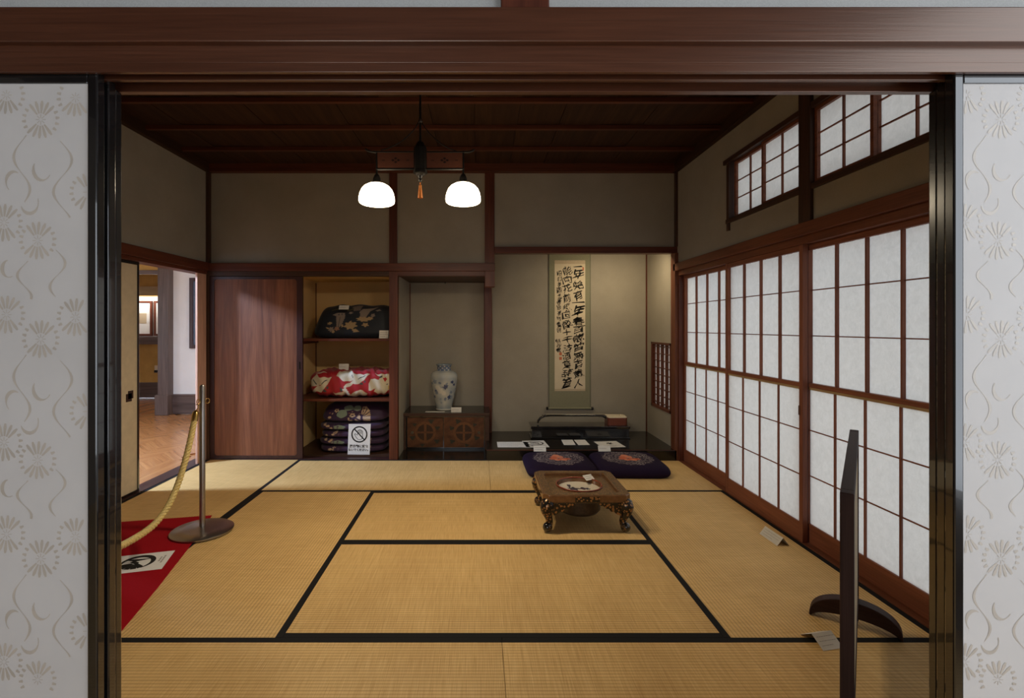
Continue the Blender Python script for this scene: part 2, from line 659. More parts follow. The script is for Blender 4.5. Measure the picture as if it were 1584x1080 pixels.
# ------------------------------------------------------------------ floor
fl = MB().box(XL - 0.1, XR + 0.25, 0.93, YA + 0.1, -0.30, -0.055).build('floor', wood('dark', 0))
tag(fl, 'tatami floor of the main room', 'floor', kind='structure')
mats = [  # x0, x1, y0, y1, along x?
    (-1.685, 0.09, 3.80, YB, 1), (0.09, XR, 3.80, YB, 1),
    (-1.685, -0.80, 2.017, 3.80, 0), (-0.80, 0.995, 2.91, 3.80, 1), (-0.80, 0.995, 2.017, 2.91, 1), (0.995, XR, 2.017, 3.80, 0),
    (-1.685, 0.092, YF, 2.017, 1), (0.092, XR, YF, 2.017, 1),
    (XL, -1.685, 2.91, YB, 0), (XL, -1.685, YF, 2.91, 0)]
for x0, x1, y0, y1, ax in mats:
    cx, cy = (x0 + x1) / 2, (y0 + y1) / 2
    L, Wd = (x1 - x0, y1 - y0) if ax else (y1 - y0, x1 - x0)
    L -= 0.002
    Wd -= 0.002
    rz = 0 if ax else R(90)
    mt = MB().box(-L / 2, L / 2, -Wd / 2, Wd / 2, -0.055, 0.0).build('tatami_mat', M['tatami'], fl, loc=(cx, cy, 0), rot=(0, 0, rz))
    for s in (-1, 1):
        e = s * Wd / 2
        a, b = sorted((e - s * 0.029, e + s * 0.0004))
        MB().box(-L / 2, L / 2, a, b, -0.03, 0.0012).build('cloth_border', M['heri'], mt)

# thresholds
th = structure('trim_1', 'wooden door sills around the tatami floor', 'sill')
bar('sill', XR, XR + 0.17, YF - 0.1, YB + 0.05, -0.06, 0.004, 'shoji', th)
bar('sill', XL - 0.13, XL, YF - 0.1, YB + 0.02, -0.06, 0.004, 'doorframe', th)
bar('sill', XL, PA0, YB, YB + 0.10, -0.06, 0.006, 'doorframe', th)
bar('sill', XL - 0.1, XR + 0.1, 0.93, YF, -0.06, 0.002, 'dark', th)

# ------------------------------------------------------------------ ceiling
ce = MB().box(XL - 0.15, XR + 0.25, 0.9, YB + 0.1, CEIL + 0.03, CEIL + 0.12).build('ceiling', wood('dark', 0))
tag(ce, 'dark board ceiling with thin crossing battens', 'ceiling', kind='structure')
nb = 14
w = (XR - XL) / nb
for i in range(nb):
    x0 = XL + i * w
    b = bar('ceiling_board', x0 + 0.0015, x0 + w - 0.0015, YF - 0.08, YB, CEIL, CEIL + 0.012, 'ceil', ce)
    b.location.z += 0.004 * (i % 2)
for k in range(8):
    y = 4.24 - k * 0.455
    if y < 1.0:
        break
    bar('ceiling_batten', XL, XR, y - 0.016, y + 0.016, CEIL - 0.032, CEIL + 0.0, 'ceilbeam', ce, 0.002)
bar('cornice', XL, XR, YB - 0.045, YB + 0.02, CEIL - 0.075, CEIL + 0.005, 'ceilbeam', ce, 0.003)
bar('cornice', XL - 0.02, XL + 0.045, YF - 0.1, YB + 0.02, CEIL - 0.075, CEIL + 0.005, 'ceil', ce, 0.003)
bar('cornice', XR - 0.045, XR + 0.02, YF - 0.1, YB + 0.02, CEIL - 0.075, CEIL + 0.005, 'ceil', ce, 0.003)

# ------------------------------------------------------------------ back wall
wb = MB()
wb.box(XL - 0.1, PB1, YB + 0.022, YB + 0.075, NB - 0.02, CEIL + 0.1)
wb.box(PB1 - 0.02, XR + 0.1, YB + 0.022, YB + 0.075, 1.97, CEIL + 0.1)
wb = wb.build('wall_back', M['plaster'])
tag(wb, 'grey plaster back wall above closet and alcoves', 'wall', kind='structure')
bar('post', XL - 0.01, XL + 0.028, YB - 0.028, YB + 0.03, NT_, CEIL, 'dark', wb, 0.002)
bar('post', PA0, PA1, YB - 0.005, YB + 0.08, 0.0, NB, 'red', wb, 0.003)
bar('post', PA0, PA1 - 0.005, YB, YB + 0.07, NT_, CEIL - 0.07, 'red', wb, 0.003)
bar('post', PB0, PB1, YB, YB + 0.08, NT_, CEIL - 0.07, 'red', wb, 0.003)
bar('post', PB0, PB1 + 0.002, YB - 0.032, YB + 0.085, 1.641, NB, 'red', wb, 0.003)
bar('frieze_rail', XL, PB1 + 0.003, YB - 0.03, YB + 0.03, NB, NT_, 'red', wb, 0.003)
bar('door_head', XL, PA0, YB - 0.004, YB + 0.09, KB, NB, 'dark', wb, 0.002)
bar('door_head', PA1, PB0, YB - 0.012, YB + 0.09, KB, NB, 'red', wb, 0.002)
bar('alcove_lintel', PB1, XR, YB - 0.008, YB + 0.085, 1.962, 2.022, 'red', wb, 0.003)
bar('post', XR - 0.036, XR + 0.012, YB - 0.03, YB + 0.07, 0.0, 1.962, 'shoji', wb, 0.003)
bar('post', XR - 0.022, XR + 0.012, YB - 0.022, YB + 0.03, 2.022, CEIL - 0.07, 'dark', wb, 0.002)

# alcoves: walls
wa = MB()
wa.box(PA1 - 0.03, XR + 0.08, YA, YA + 0.06, -0.1, 2.5)       # back
wa.box(PA1 - 0.03, PA1, YB + 0.08, YA, -0.1, 2.5)              # left cheek
wy0, wy1, wz0, wz1 = 4.834, 5.38, 0.412, 1.10                  # side window hole
xr0, xr1 = XR - 0.012, XR + 0.08
wa.box(xr0, xr1, YB + 0.06, wy0, -0.1, 2.5)
wa.box(xr0, xr1, wy1, YA + 0.06, -0.1, 2.5)
wa.box(xr0, xr1, wy0, wy1, -0.1, wz0)
wa.box(xr0, xr1, wy0, wy1, wz1, 2.5)
wa.box(PA1 - 0.03, XR + 0.1, YB + 0.06, YA + 0.06, 2.5, 2.56)  # top above the lintel
wa = wa.build('wall_alcove', M['plaster'])
tag(wa, 'grey green plaster walls inside the alcoves', 'wall', kind='structure')
bar('corner_bead', xr0 - 0.012, xr0 + 0.002, YA - 0.012, YA + 0.002, 0.1, 2.5, 'red', wa)
bar('corner_bead', PA1 - 0.002, PA1 + 0.011, YA - 0.011, YA + 0.002, 0.3, KB, 'red', wa)
bar('alcove_pillar', PB0, PB1 - 0.005, YA - 0.075, YA + 0.01, 0.09, 2.5, 'red', wa, 0.008)
bar('alcove_ceiling', PA1, PB0 + 0.02, YB + 0.05, YA, 1.752, 1.772, 'dark', wa)
MB().tube([(-0.365, 5.36, 1.752), (-0.365, 5.36, 1.735), (-0.365, 5.35, 1.728), (-0.365, 5.342, 1.736)], 0.004, 8).build('ceiling_hook', M['black'], wa, True)

# lattice window in the alcove's side wall
w5 = structure('window_1', 'small wooden lattice window in the side wall of the alcove', 'window')
for a in ((wy0, wy0 + 0.022, wz0, wz1), (wy1 - 0.03, wy1, wz0, wz1), (wy0, wy1, wz0, wz0 + 0.028), (wy0, wy1, wz1 - 0.022, wz1)):
    bar('frame', xr0 - 0.006, xr1, *a, 'red', w5, 0.001)
ny = 8
for i in range(ny):
    y = wy0 + 0.03 + (i + 0.5) * (wy1 - wy0 - 0.06) / ny
    yy = y + (0.012 if i % 2 else -0.008)
    bar('lattice_bar', xr0 + 0.012, xr0 + 0.024, yy - 0.009, yy + 0.009, wz0 + 0.02, wz1 - 0.02, 'red', w5)
for i in range(9):
    z = wz0 + 0.06 + i * 0.073
    bar('lattice_bar', xr0 + 0.008, xr0 + 0.020, wy0 + 0.02, wy1 - 0.02, z - 0.005, z + 0.005, 'red', w5)
MB().poly([(xr0 + 0.03, wy1, wz0), (xr0 + 0.03, wy0, wz0), (xr0 + 0.03, wy0, wz1), (xr0 + 0.03, wy1, wz1)]).build('paper_pane', M['paper_brown'], w5)

# alcove platform and floor boards
tp = structure('floor_alcove', 'glossy black lacquered platform of the picture alcove', 'platform')
bar('platform_board', 0.075, XR - 0.012, YB + 0.012, YA, 0.0, 0.0975, 'toko', tp, 0.002)
bar('front_beam', 0.072, XR - 0.016, YB - 0.03, YB + 0.014, 0.0, 0.097, 'toko', tp, 0.004)
bar('front_edge', 0.072, XR - 0.03, YB - 0.030, YB - 0.022, 0.097, 0.1005, 'red', tp)
bar('alcove_board', PA1, 0.072, YB, YA, -0.06, 0.004, 'toko', tp)

# closet interior
CX0, CX1 = -1.81, PA0 + 0.012
wc = structure('closet_interior', 'ochre papered inside of the open closet with two shelves', 'closet')
for q in ((CX0 - 0.03, CX1 + 0.03, 5.50, 5.56, -0.05, NB), (CX0 - 0.03, CX0, YB + 0.115, 5.50, -0.05, NB), (CX1, CX1 + 0.03, YB + 0.08, 5.50, -0.05, NB),
          (CX0 - 0.03, CX1 + 0.03, YB + 0.075, 5.56, NB - 0.03, NB), (XL - 0.1, CX0, YB + 0.11, YB + 0.13, -0.05, NB)):
    MB().box(*q).build('wall_panel', M['closet'], wc)
bar('corner_bead', CX0, CX0 + 0.008, 5.492, 5.50, 0, KB, 'red', wc)
bar('closet_floor_board', CX0, CX1, YB + 0.09, 5.50, -0.05, 0.02, 'dark', wc, axis=0)
for z in (1.149, 0.563):
    bar('shelf_board', CX0, CX1, YB + 0.11, 5.50, z - 0.026, z, 'red', wc, 0.002, axis=0)
    bar('shelf_cleat', CX0, CX0 + 0.03, YB + 0.115, 5.50, z - 0.062, z - 0.026, 'red', wc)

# closet sliding door
d1 = structure('door_1', 'plain reddish wood sliding door of the closet with dark frame', 'door')
dx0, dx1, dz0, dz1 = -2.562, -1.681, 0.008, KB - 0.004
px0, px1, pz0, pz1 = -2.522, -1.735, 0.035, 1.716


def rrect(x0, x1, y0, y1, r, n=6):
    pts = []
    for cx, cy, a0 in ((x1 - r, y0 + r, -90), (x1 - r, y1 - r, 0), (x0 + r, y1 - r, 90), (x0 + r, y0 + r, 180)):
        for i in range(n + 1):
            a = R(a0 + 90 * i / n)
            pts.append((cx + r * math.cos(a), cy + r * math.sin(a)))
    return pts


outer = rrect(dx0, dx1, dz0, dz1, 0.0005)
inner = rrect(px0, px1, pz0, pz1, 0.028)
mb = MB()
k = len(outer)
for yy in (YB + 0.012, YB + 0.042):
    mb.v += [(x, yy, z) for x, z in outer] + [(x, yy, z) for x, z in inner]
for i in range(k):
    j = (i + 1) % k
    mb.f.append((i, j, k + j, k + i))
    mb.f.append((2 * k + j, 2 * k + i, 3 * k + i, 3 * k + j))
    mb.f.append((i, 2 * k + i, 2 * k + j, j))
    mb.f.append((k + i, k + j, 3 * k + j, 3 * k + i))
mb.build('door_frame', wood('doorframe', 2), d1)
mb = MB().prism(rrect(px0 - 0.01, px1 + 0.01, pz0 - 0.01, pz1 + 0.01, 0.03), lambda u, v, w: (u, w, v), YB + 0.034, YB + 0.02)
mb.build('door_panel', wood('door', 2), d1)
bar('finger_pull', -1.712, -1.702, YB + 0.010, YB + 0.02, 0.86, 0.93, 'lacquer', d1)
d1b = structure('door_2', 'second closet door pushed behind the reddish one', 'door')
bar('door_panel', -2.575, -1.70, YB + 0.062, YB + 0.092, 0.008, KB - 0.004, 'door', d1b)

# ------------------------------------------------------------------ right wall: screens and transom
wr = MB()
X0, X1 = XR - 0.003, XR + 0.12
t0, t1 = 2.07, 2.495
wr.box(X0, X1, YF - 0.2, 3.72, NT_ - 0.02, t0)
wr.box(X0, X1, YF - 0.2, 3.72, t1, CEIL + 0.1)
wr.box(X0, X1, 3.72, YB + 0.1, NT_ - 0.02, CEIL + 0.1)
wr.box(X0, X1, YF - 0.2, 1.94, t0, t1)
wr.box(X0 + 0.10, X1, YB - 0.02, YB + 0.06, 0.0, NT_)
wr = wr.build('wall_right', M['plaster'])
tag(wr, 'grey plaster wall over the paper screens', 'wall', kind='structure')
bar('frieze_rail', XR - 0.036, XR + 0.02, YF - 0.1, YB + 0.015, NB, NT_ - 0.004, 'shoji', wr, 0.004)
bar('door_head', XR - 0.004, XR + 0.13, YF - 0.1, YB - 0.02, KB, NB, 'shoji', wr, 0.002)
bar('post', XR - 0.024, XR + 0.03, 2.786, 2.888, NT_ - 0.01, CEIL - 0.06, 'dark', wr, 0.003)
bar('post', XR - 0.004, XR + 0.13, YB - 0.045, YB + 0.01, 0.0, KB, 'red', wr, 0.003)


def pane(parent, mat, x, y0, y1, z0, z1, name='paper_pane'):
    key = ('pane', round(y1 - y0, 4), round(z1 - z0, 4), mat)
    if key not in _BOX:
        a, b = (y1 - y0) / 2, (z1 - z0) / 2
        _BOX[key] = MB().poly([(0, a, -b), (0, -a, -b), (0, -a, b), (0, a, b)]).mesh(name, M[mat])
    link(name, _BOX[key], parent, (x, (y0 + y1) / 2, (z0 + z1) / 2))


def shoji(num, label, y0, y1, xf, pull=None):
    d = structure('door_%d' % num, label, 'paper screen')
    st = 0.032
    bar('stile', xf, xf + 0.03, y0, y0 + st, 0.004, KB, 'stile', d, 0.002)
    bar('stile', xf, xf + 0.03, y1 - st, y1, 0.004, KB, 'stile', d, 0.002)
    ya, yb = y0 + st, y1 - st
    bar('bottom_rail', xf + 0.002, xf + 0.028, ya, yb, 0.004, 0.114, 'stile', d, 0.002)
    bar('top_rail', xf + 0.002, xf + 0.028, ya, yb, 1.712, KB, 'stile', d, 0.002)
    bar('middle_rail', xf + 0.001, xf + 0.029, ya, yb, 0.912, 0.936, 'stile', d, 0.001)
    bar('sash_rail', xf + 0.005, xf + 0.024, ya, yb, 0.897, 0.911, 'pale', d, 0.001)
    ys = [ya + (yb - ya) * i / 4 for i in range(5)]
    zu = [0.936, 1.2115, 1.478, 1.712]
    zl = [0.114, 0.394, 0.660, 0.897]
    for i in range(1, 4):
        bar('muntin', xf + 0.008, xf + 0.026, ys[i] - 0.0045, ys[i] + 0.0045, zu[0], zu[-1], 'stile', d)
        bar('muntin', xf + 0.002, xf + 0.012, ys[i] - 0.0045, ys[i] + 0.0045, zl[0], zl[-1], 'stile', d)
    for z in zu[1:3]:
        bar('muntin', xf + 0.020, xf + 0.026, ya, yb, z - 0.003, z + 0.003, 'stile', d)
    for z in zl[1:3]:
        bar('muntin', xf + 0.006, xf + 0.012, ya, yb, z - 0.003, z + 0.003, 'stile', d)
    for i in range(4):
        for j in range(3):
            pane(d, 'paper', xf + 0.0265, ys[i], ys[i + 1], zu[j], zu[j + 1])
            pane(d, 'paper', xf + 0.0125, ys[i], ys[i + 1], zl[j], zl[j + 1])
    if pull:
        for dy in (-0.006, 0.006):
            bar('finger_pull', xf - 0.0008, xf + 0.004, pull + dy - 0.0025, pull + dy + 0.0025, 0.745, 0.80, 'dark', d)
    return d


shoji(3, 'white paper sliding screen beside the picture alcove, partly covered by its neighbour', 3.768, 4.668, 1.925)
shoji(4, 'white paper sliding screen with finger slots, second from the picture alcove', 2.893, 3.800, 1.887, 2.921)
shoji(5, 'white paper sliding screen behind the standing wooden floor screen', 2.028, 2.932, 1.925)
shoji(6, 'white paper sliding screen behind the black fusuma edge', 1.06, 2.060, 1.887)

wt = structure('window_2', 'row of small paper transom windows high on the wall', 'window')


def sash(y0, y1, x=XR + 0.008):
    s = MB()
    st = 0.02
    z0, z1 = 2.072, 2.494
    s.box(x, x + 0.022, y0, y0 + st, z0, z1)
    s.box(x, x + 0.022, y1 - st, y1, z0, z1)
    s.box(x, x + 0.022, y0 + st, y1 - st, z0, z0 + 0.02)
    s.box(x, x + 0.022, y0 + st, y1 - st, z1 - 0.02, z1)
    so = s.build('sash', wood('stile', 1), wt)
    ya, yb, za, zb = y0 + st, y1 - st, z0 + 0.02, z1 - 0.02
    ym = (ya + yb) / 2
    bar('muntin', x + 0.006, x + 0.018, ym - 0.004, ym + 0.004, za, zb, 'stile', so)
    for i in range(1, 3):
        z = za + (zb - za) * i / 3
        bar('muntin', x + 0.010, x + 0.018, ya, yb, z - 0.0035, z + 0.0035, 'stile', so)
    for i in range(2):
        for j in range(3):
            pane(so, 'paper_warm', x + 0.019, (ya, ym)[i], (ym, yb)[i], za + (zb - za) * j / 3, za + (zb - za) * (j + 1) / 3)


sash(3.30, 3.70, XR + 0.022)
sash(2.889, 3.31, XR + 0.002)
sash(2.37, 2.785, XR + 0.002)
sash(1.945, 2.39, XR + 0.022)
bar('window_sill', XR - 0.02, XR + 0.06, 1.95, 2.786, 2.04, 2.072, 'dark', wt, 0.002)
bar('window_sill', XR - 0.02, XR + 0.06, 2.888, 3.75, 2.04, 2.072, 'dark', wt, 0.002)
bar('window_head', XR - 0.02, XR + 0.06, 1.95, 2.786, 2.494, 2.528, 'dark', wt, 0.002)
bar('window_head', XR - 0.02, XR + 0.06, 2.888, 3.79, 2.494, 2.528, 'dark', wt, 0.002)
bar('window_jamb', XR - 0.016, XR + 0.06, 3.71, 3.745, 1.985, 2.528, 'dark', wt, 0.002)
bar('window_jamb', XR - 0.002, XR + 0.06, 1.94, 1.952, 2.04, 2.528, 'dark', wt, 0.002)

# ------------------------------------------------------------------ left wall
wl = MB()
wl.box(XL - 0.12, XL + 0.004, YF - 0.2, YB + 0.1, NT_ - 0.02, CEIL + 0.1)
wl.box(XL - 0.14, XL - 0.075, YF - 0.2, 2.9, 0, NT_)
wl = wl.build('wall_left', M['plaster'])
tag(wl, 'grey plaster wall over the doorway to the side room', 'wall', kind='structure')
bar('frieze_rail', XL - 0.02, XL + 0.03, YF - 0.1, YB - 0.01, NB, NT_ + 0.004, 'red', wl, 0.004)
bar('door_head', XL - 0.11, XL + 0.008, YF - 0.1, YB - 0.01, KB + 0.015, NB, 'red', wl, 0.002)
bar('post', XL - 0.022, XL - 0.002, 4.553, 4.700, 0.0, KB + 0.015, 'jamb', wl, 0.003)
bar('post', XL - 0.022, XL + 0.020, YB - 0.006, YB + 0.11, 0.0, NB, 'dark', wl, 0.002)
d7 = structure('door_7', 'cream papered sliding door with thin black frame at the side doorway', 'sliding door')
bar('door_panel', XL - 0.048, XL - 0.030, 2.92, 3.79, 0.02, 1.74, 'cream_paper', d7)
bar('door_frame', XL - 0.054, XL - 0.024, 3.788, 3.806, 0.006, 1.76, 'lacquer', d7, 0.002)
bar('door_frame', XL - 0.054, XL - 0.024, 2.90, 2.92, 0.006, 1.76, 'lacquer', d7, 0.002)
bar('door_frame', XL - 0.054, XL - 0.024, 2.92, 3.788, 1.735, 1.76, 'lacquer', d7, 0.002)
bar('door_frame', XL - 0.054, XL - 0.024, 2.92, 3.788, 0.006, 0.022, 'lacquer', d7, 0.002)
hp = MB().box(XL - 0.031, XL - 0.0275, 3.668, 3.728, 0.705, 0.765).box(XL - 0.031, XL - 0.0275, 3.690, 3.745, 0.725, 0.785)
hp.build('door_pull', M['lacquer'], d7)

# ------------------------------------------------------------------ partition in front (camera side)
wf = MB()
wf.box(XL - 0.15, XR + 0.25, 0.985, 1.03, NT_ - 0.03, CEIL + 0.1)
wf.box(XL - 0.15, -1.68, 0.96, 1.05, 0, NT_)
wf.box(XR + 0.0, XR + 0.25, 0.96, 1.05, 0, NT_)
wf = wf.build('wall_front', M['plaster_front'])
tag(wf, 'pale grey wall strip above the big wooden beam', 'wall', kind='structure')
bar('frieze_rail', -2.7, 2.1, 0.943, 0.99, 1.809, 1.8755, 'beam', wf, 0.002)
bar('frieze_rail', -2.6, 1.9, 1.03, 1.075, 1.80, 1.87, 'red', wf, 0.002)
kk = MB()
kk.box(-1.72, 1.9, 0.957, 1.052, 1.776, 1.812)
for y0, y1 in ((0.957, 0.966), (0.988, 0.997), (1.0375, 1.052)):
    kk.box(-1.72, 1.9, y0, y1, 1.758, 1.777)
kk.build('door_head', wood('beam', 0), wf, bevel=0.001)
bar('post', 0.043, 0.138, 0.972, 1.04, 1.8755, CEIL + 0.08, 'red', wf, 0.003)


def fusuma_pattern(x0, x1, z0, z1, y, parent, seed):
    """pearl-printed chrysanthemums and scrolls of the paper"""
    rr = random.Random(seed)
    s = MB()
    fn = lambda u, v: (u, y, v)
    tw, thh = 0.235, 0.43
    flowers = [(0.01, 0.06), (0.076, 0.025), (0.175, 0.12), (0.015, 0.31), (0.082, 0.262), (0.150, 0.305)]
    scrolls = [(0.13, 0.03, .024, 40, 250), (0.19, 0.05, .020, 100, 300), (0.06, 0.10, .022, 200, 380), (0.11, 0.115, .018, -60, 120), (0.03, 0.14, .02, 60, 230),
               (0.085, 0.165, .022, 150, 330), (0.15, 0.19, .022, 20, 190), (0.205, 0.205, .020, 110, 320), (0.02, 0.215, .02, -80, 90), (0.10, 0.215, .016, 90, 260),
               (0.19, 0.265, .024, 180, 360), (0.055, 0.36, .02, 10, 180), (0.10, 0.375, .022, 160, 350), (0.205, 0.325, .022, 50, 240), (0.02, 0.40, .017, 100, 300), (0.125, 0.415, .016, 200, 380)]

    def ok(u, v, m=0.0):
        return x0 + m < u < x1 - m and z0 + m < v < z1 - m
    done, vine = [], []
    i0, i1 = math.floor((x0 - 0.3) / tw), math.ceil(x1 / tw) + 1
    for i in range(i0, i1):
        for j in range(-1, int((z1 - z0) / thh) + 2):
            ox, oz = i * tw, z0 + j * thh + (0.11 if i % 2 else 0)
            for fx, fz in flowers:
                cx, cz = ox + fx, oz + fz
                if any(math.hypot(cx - a, cz - b) < 0.0745 for a, b in done):
                    if any(math.hypot(cx - a, cz - b) < 0.05 for a, b in done):
                        continue
                    cx += 0.012
                    if any(math.hypot(cx - a, cz - b) < 0.0745 for a, b in done):
                        continue
                done.append((cx, cz))
                n = 18
                for q in range(n):
                    a = 2 * math.pi * q / n + 0.1
                    r0 = 0.012 if abs(math.cos(a)) < 0.75 else 0.029
                    p0 = (cx + r0 * math.cos(a), cz + r0 * math.sin(a))
                    p1 = (cx + 0.030 * math.cos(a), cz + 0.030 * math.sin(a))
                    p2 = (cx + 0.037 * math.cos(a), cz + 0.037 * math.sin(a))
                    if ok(*p0, 0.003) and ok(*p2, 0.003):
                        s.ribbon([p0, p1, p2], [0.0014, 0.0031, 0.0017], fn)
                for q in range(8):
                    a = 2 * math.pi * q / 8
                    p0 = (cx + 0.003 * math.cos(a), cz + 0.003 * math.sin(a))
                    p1 = (cx + 0.010 * math.cos(a), cz + 0.010 * math.sin(a))
                    if ok(*p0, 0.003) and ok(*p1, 0.003):
                        s.ribbon([p0, p1], [0.0005, 0.0007], fn)
    # winding vine stems between the flowers
    for i in range(i0, i1):
        for j in range(-1, int((z1 - z0) / thh) + 2):
            ox, oz = i * tw, z0 + j * thh + (0.11 if i % 2 else 0)
            for vx, vz, L, am, ph in ((0.045, 0.10, 0.15, 0.016, 0.3), (0.125, 0.07, 0.15, 0.018, 2.2), (0.205, 0.16, 0.20, 0.016, 4.0), (0.05, 0.34, 0.10, 0.014, 1.2), (0.115, 0.345, 0.11, 0.015, 3.4)):
                pts, ws = [], []
                for q in range(25):
                    t = q / 24
                    p = (ox + vx + am * math.sin(t * 7.5 + ph), oz + vz + L * t)
                    if ok(*p, 0.004) and not any(math.hypot(p[0] - a, p[1] - b) < 0.040 for a, b in done):
                        pts.append(p)
                        ws.append(0.0005 + 0.0021 * abs(math.sin(t * 7.5 + ph)) ** 2)
                        vine.append(p)
                    else:
                        if len(pts) > 3:
                            s.ribbon(pts, ws, fn)
                        pts, ws = [], []
                if len(pts) > 3:
                    s.ribbon(pts, ws, fn)
    for i in range(i0, i1):
        for j in range(-1, int((z1 - z0) / thh) + 2):
            ox, oz = i * tw, z0 + j * thh + (0.11 if i % 2 else 0)
            for sx, sz, r, a0, a1 in scrolls:
                pts, ws = [], []
                for q in range(11):
                    t = q / 10
                    a = R(a0 + (a1 - a0) * t)
                    p = (ox + sx + r * 0.8 * math.cos(a), oz + sz + r * math.sin(a))
                    if not ok(*p, 0.005):
                        break
                    pts.append(p)
                    ws.append(0.0006 + 0.0030 * math.sin(math.pi * min(1, t * 1.25)) if t < 0.8 else 0.0008)
                if len(pts) > 2 and not any(math.hypot(p[0] - a, p[1] - b) < 0.04 for a, b in done for p in pts) and not any(abs(p[0] - a) + abs(p[1] - b) < 0.006 for a, b in vine for p in pts[2:]):
                    s.ribbon(pts, ws, fn)
    o = s.build('printed_pattern', M['fusuma_print'], parent)
    o['kind'] = 'stuff'


def fusuma(num, label, x0, x1, y0, y1, pattern, edge):
    d = structure('door_%d' % num, label, 'sliding door')
    f = 0.0195
    zt = 1.7655
    bar('door_frame', x0, x0 + f, y0, y1, 0.003, zt, 'lacquer', d, 0.003)
    bar('door_frame', x1 - f, x1, y0, y1, 0.003, zt, 'lacquer', d, 0.003)
    bar('door_frame', x0 + f, x1 - f, y0 + 0.001, y1 - 0.001, 1.742, zt, 'lacquer', d, 0.002)
    bar('door_frame', x0 + f, x1 - f, y0 + 0.001, y1 - 0.001, 0.003, 0.022, 'lacquer', d, 0.002)
    bar('door_paper', x0 + f, x1 - f, y0 + 0.004, y1 - 0.004, 0.022, 1.742, 'fusuma', d)
    if pattern:
        fusuma_pattern(x0 + f, x1 - f, 0.55, 1.742, y0 + 0.0036, d, num)
    return d


fusuma(8, 'patterned white paper sliding door with black frame, the one left of the opening', -1.66, -0.745, 0.967, 0.988, True, 1)
dd = fusuma(9, 'black edged sliding door stacked behind the patterned door left of the opening', -1.66, -0.745, 0.997, 1.018, False, 1)
bar('edge_batten', -0.775, -0.7465, 1.018, 1.037, 0.003, 1.755, 'lacquer', dd, 0.003)
fusuma(10, 'patterned white paper sliding door with black frame, the one right of the opening', 0.9267, 1.842, 0.967, 0.988, True, 0)
dd = fusuma(11, 'black edged sliding door stacked behind the patterned door right of the opening', 0.938, 1.853, 0.997, 1.018, False, 0)
bar('edge_batten', 0.9395, 0.968, 1.018, 1.037, 0.003, 1.755, 'lacquer', dd, 0.003)

# the room the photograph is taken from
fr = MB()
fr.box(-2.85, -2.75, -2.4, 1.05, 0, 2.75)
fr.box(-2.85, -1.5, -2.5, -2.4, 0, 2.75)
fr.box(0.0, 2.2, -2.5, -2.4, 0, 2.75)
fr.box(-1.5, 0.0, -2.5, -2.4, 0, 0.3)
fr.box(-1.5, 0.0, -2.5, -2.4, 2.2, 2.75)
fr.box(2.0, 2.1, -2.4, 1.05, 2.72, 2.75)
fr.box(2.0, 2.1, -2.4, 1.05, 0, 0.55)
fr.box(2.0, 2.1, -2.4, -2.2, 0, 2.48)
fr.box(2.0, 2.1, 0.90, 1.05, 0, 2.48)
fr = fr.build('wall_front_room', M['front_walls'])
tag(fr, 'plain plaster walls of the room in front', 'wall', kind='structure')
tag(MB().box(-2.85, 2.1, -2.5, 0.96, 2.75, 2.85).build('ceiling_front_room', wood('ceil', 0)), 'board ceiling of the room in front', 'ceiling', kind='structure')
tag(MB().box(-2.85, 2.1, -2.5, 0.93, -0.12, 0.0).build('floor_front_room', M['tatami']), 'straw floor of the room in front', 'floor', kind='structure')

# ------------------------------------------------------------------ side room seen through the doorway
SXL = -6.65
sw = MB()
sw.box(-4.50, -2.56, 7.2, 7.3, 0, 2.7)
sw.box(-2.60, -2.56, YB + 0.05, 5.0, 0, 2.7)
sw.box(-2.60, -2.56, 6.95, 7.3, 0, 2.7)
sw.box(-2.60, -2.56, 5.0, 6.95, 2.1, 2.7)
sw.box(-2.60, -2.56, 5.0, 6.95, 0, 0.3)
sw.box(SXL - 0.1, SXL, 2.4, 3.42, 0, 2.7)
sw.box(SXL - 0.1, SXL, 4.95, 9.1, 0, 2.7)
sw.box(SXL - 0.1, SXL, 3.42, 4.95, 2.1, 2.7)
sw.box(SXL - 0.1, SXL, 3.42, 4.95, 0, 0.3)
sw.box(SXL - 0.1, -2.70, 2.4, 2.5, 0, 2.7)
sw.box(-4.45, -4.40, 7.3, 9.1, 0, 2.7)
sw = sw.build('wall_side_room', M['white_wall'])
tag(sw, 'white plaster wall of the side room beyond the doorway', 'wall', kind='structure')
bar('corner_post', -4.592, -4.44, 7.08, 7.22, 0, 2.7, 'grey', sw, 0.006)
bar('post_base', -4.615, -4.43, 7.05, 7.24, 0, 0.285, 'grey', sw, 0.006)
bar('base_panel', -4.44, -2.60, 7.17, 7.2, 0, 0.27, 'grey', sw, 0.004)
bar('base_cap', -4.44, -2.60, 7.16, 7.2, 0.255, 0.285, 'grey', sw, 0.004)
bar('header_beam', SXL, -4.58, 7.12, 7.22, 2.02, 2.075, 'grey', sw, 0.004)
tag(MB().box(SXL, -4.5, 7.14, 7.2, 2.075, 2.7).build('wall_side_room_header', M['gold_paper']), 'ochre wall panel over the dark header beam', 'wall', kind='structure')
tag(MB().box(SXL - 0.1, -2.6, 2.4, 9.1, 2.6, 2.75).build('ceiling_side_room', M['gold_paper']), 'ochre ceiling of the side room', 'ceiling', kind='structure')
ws = structure('window_3', 'dark framed tall window in the white side room wall', 'window')
for a in ((-4.19, -4.14, 0.948, 1.97), (-3.35, -3.30, 0.948, 1.97), (-4.14, -3.35, 0.948, 1.0), (-4.14, -3.35, 1.92, 1.97)):
    bar('frame', a[0], a[1], 7.165, 7.205, a[2], a[3], 'doorframe', ws, 0.003)
bar('glass_pane', -4.14, -3.35, 7.185, 7.2, 1.0, 1.92, 'glass', ws)

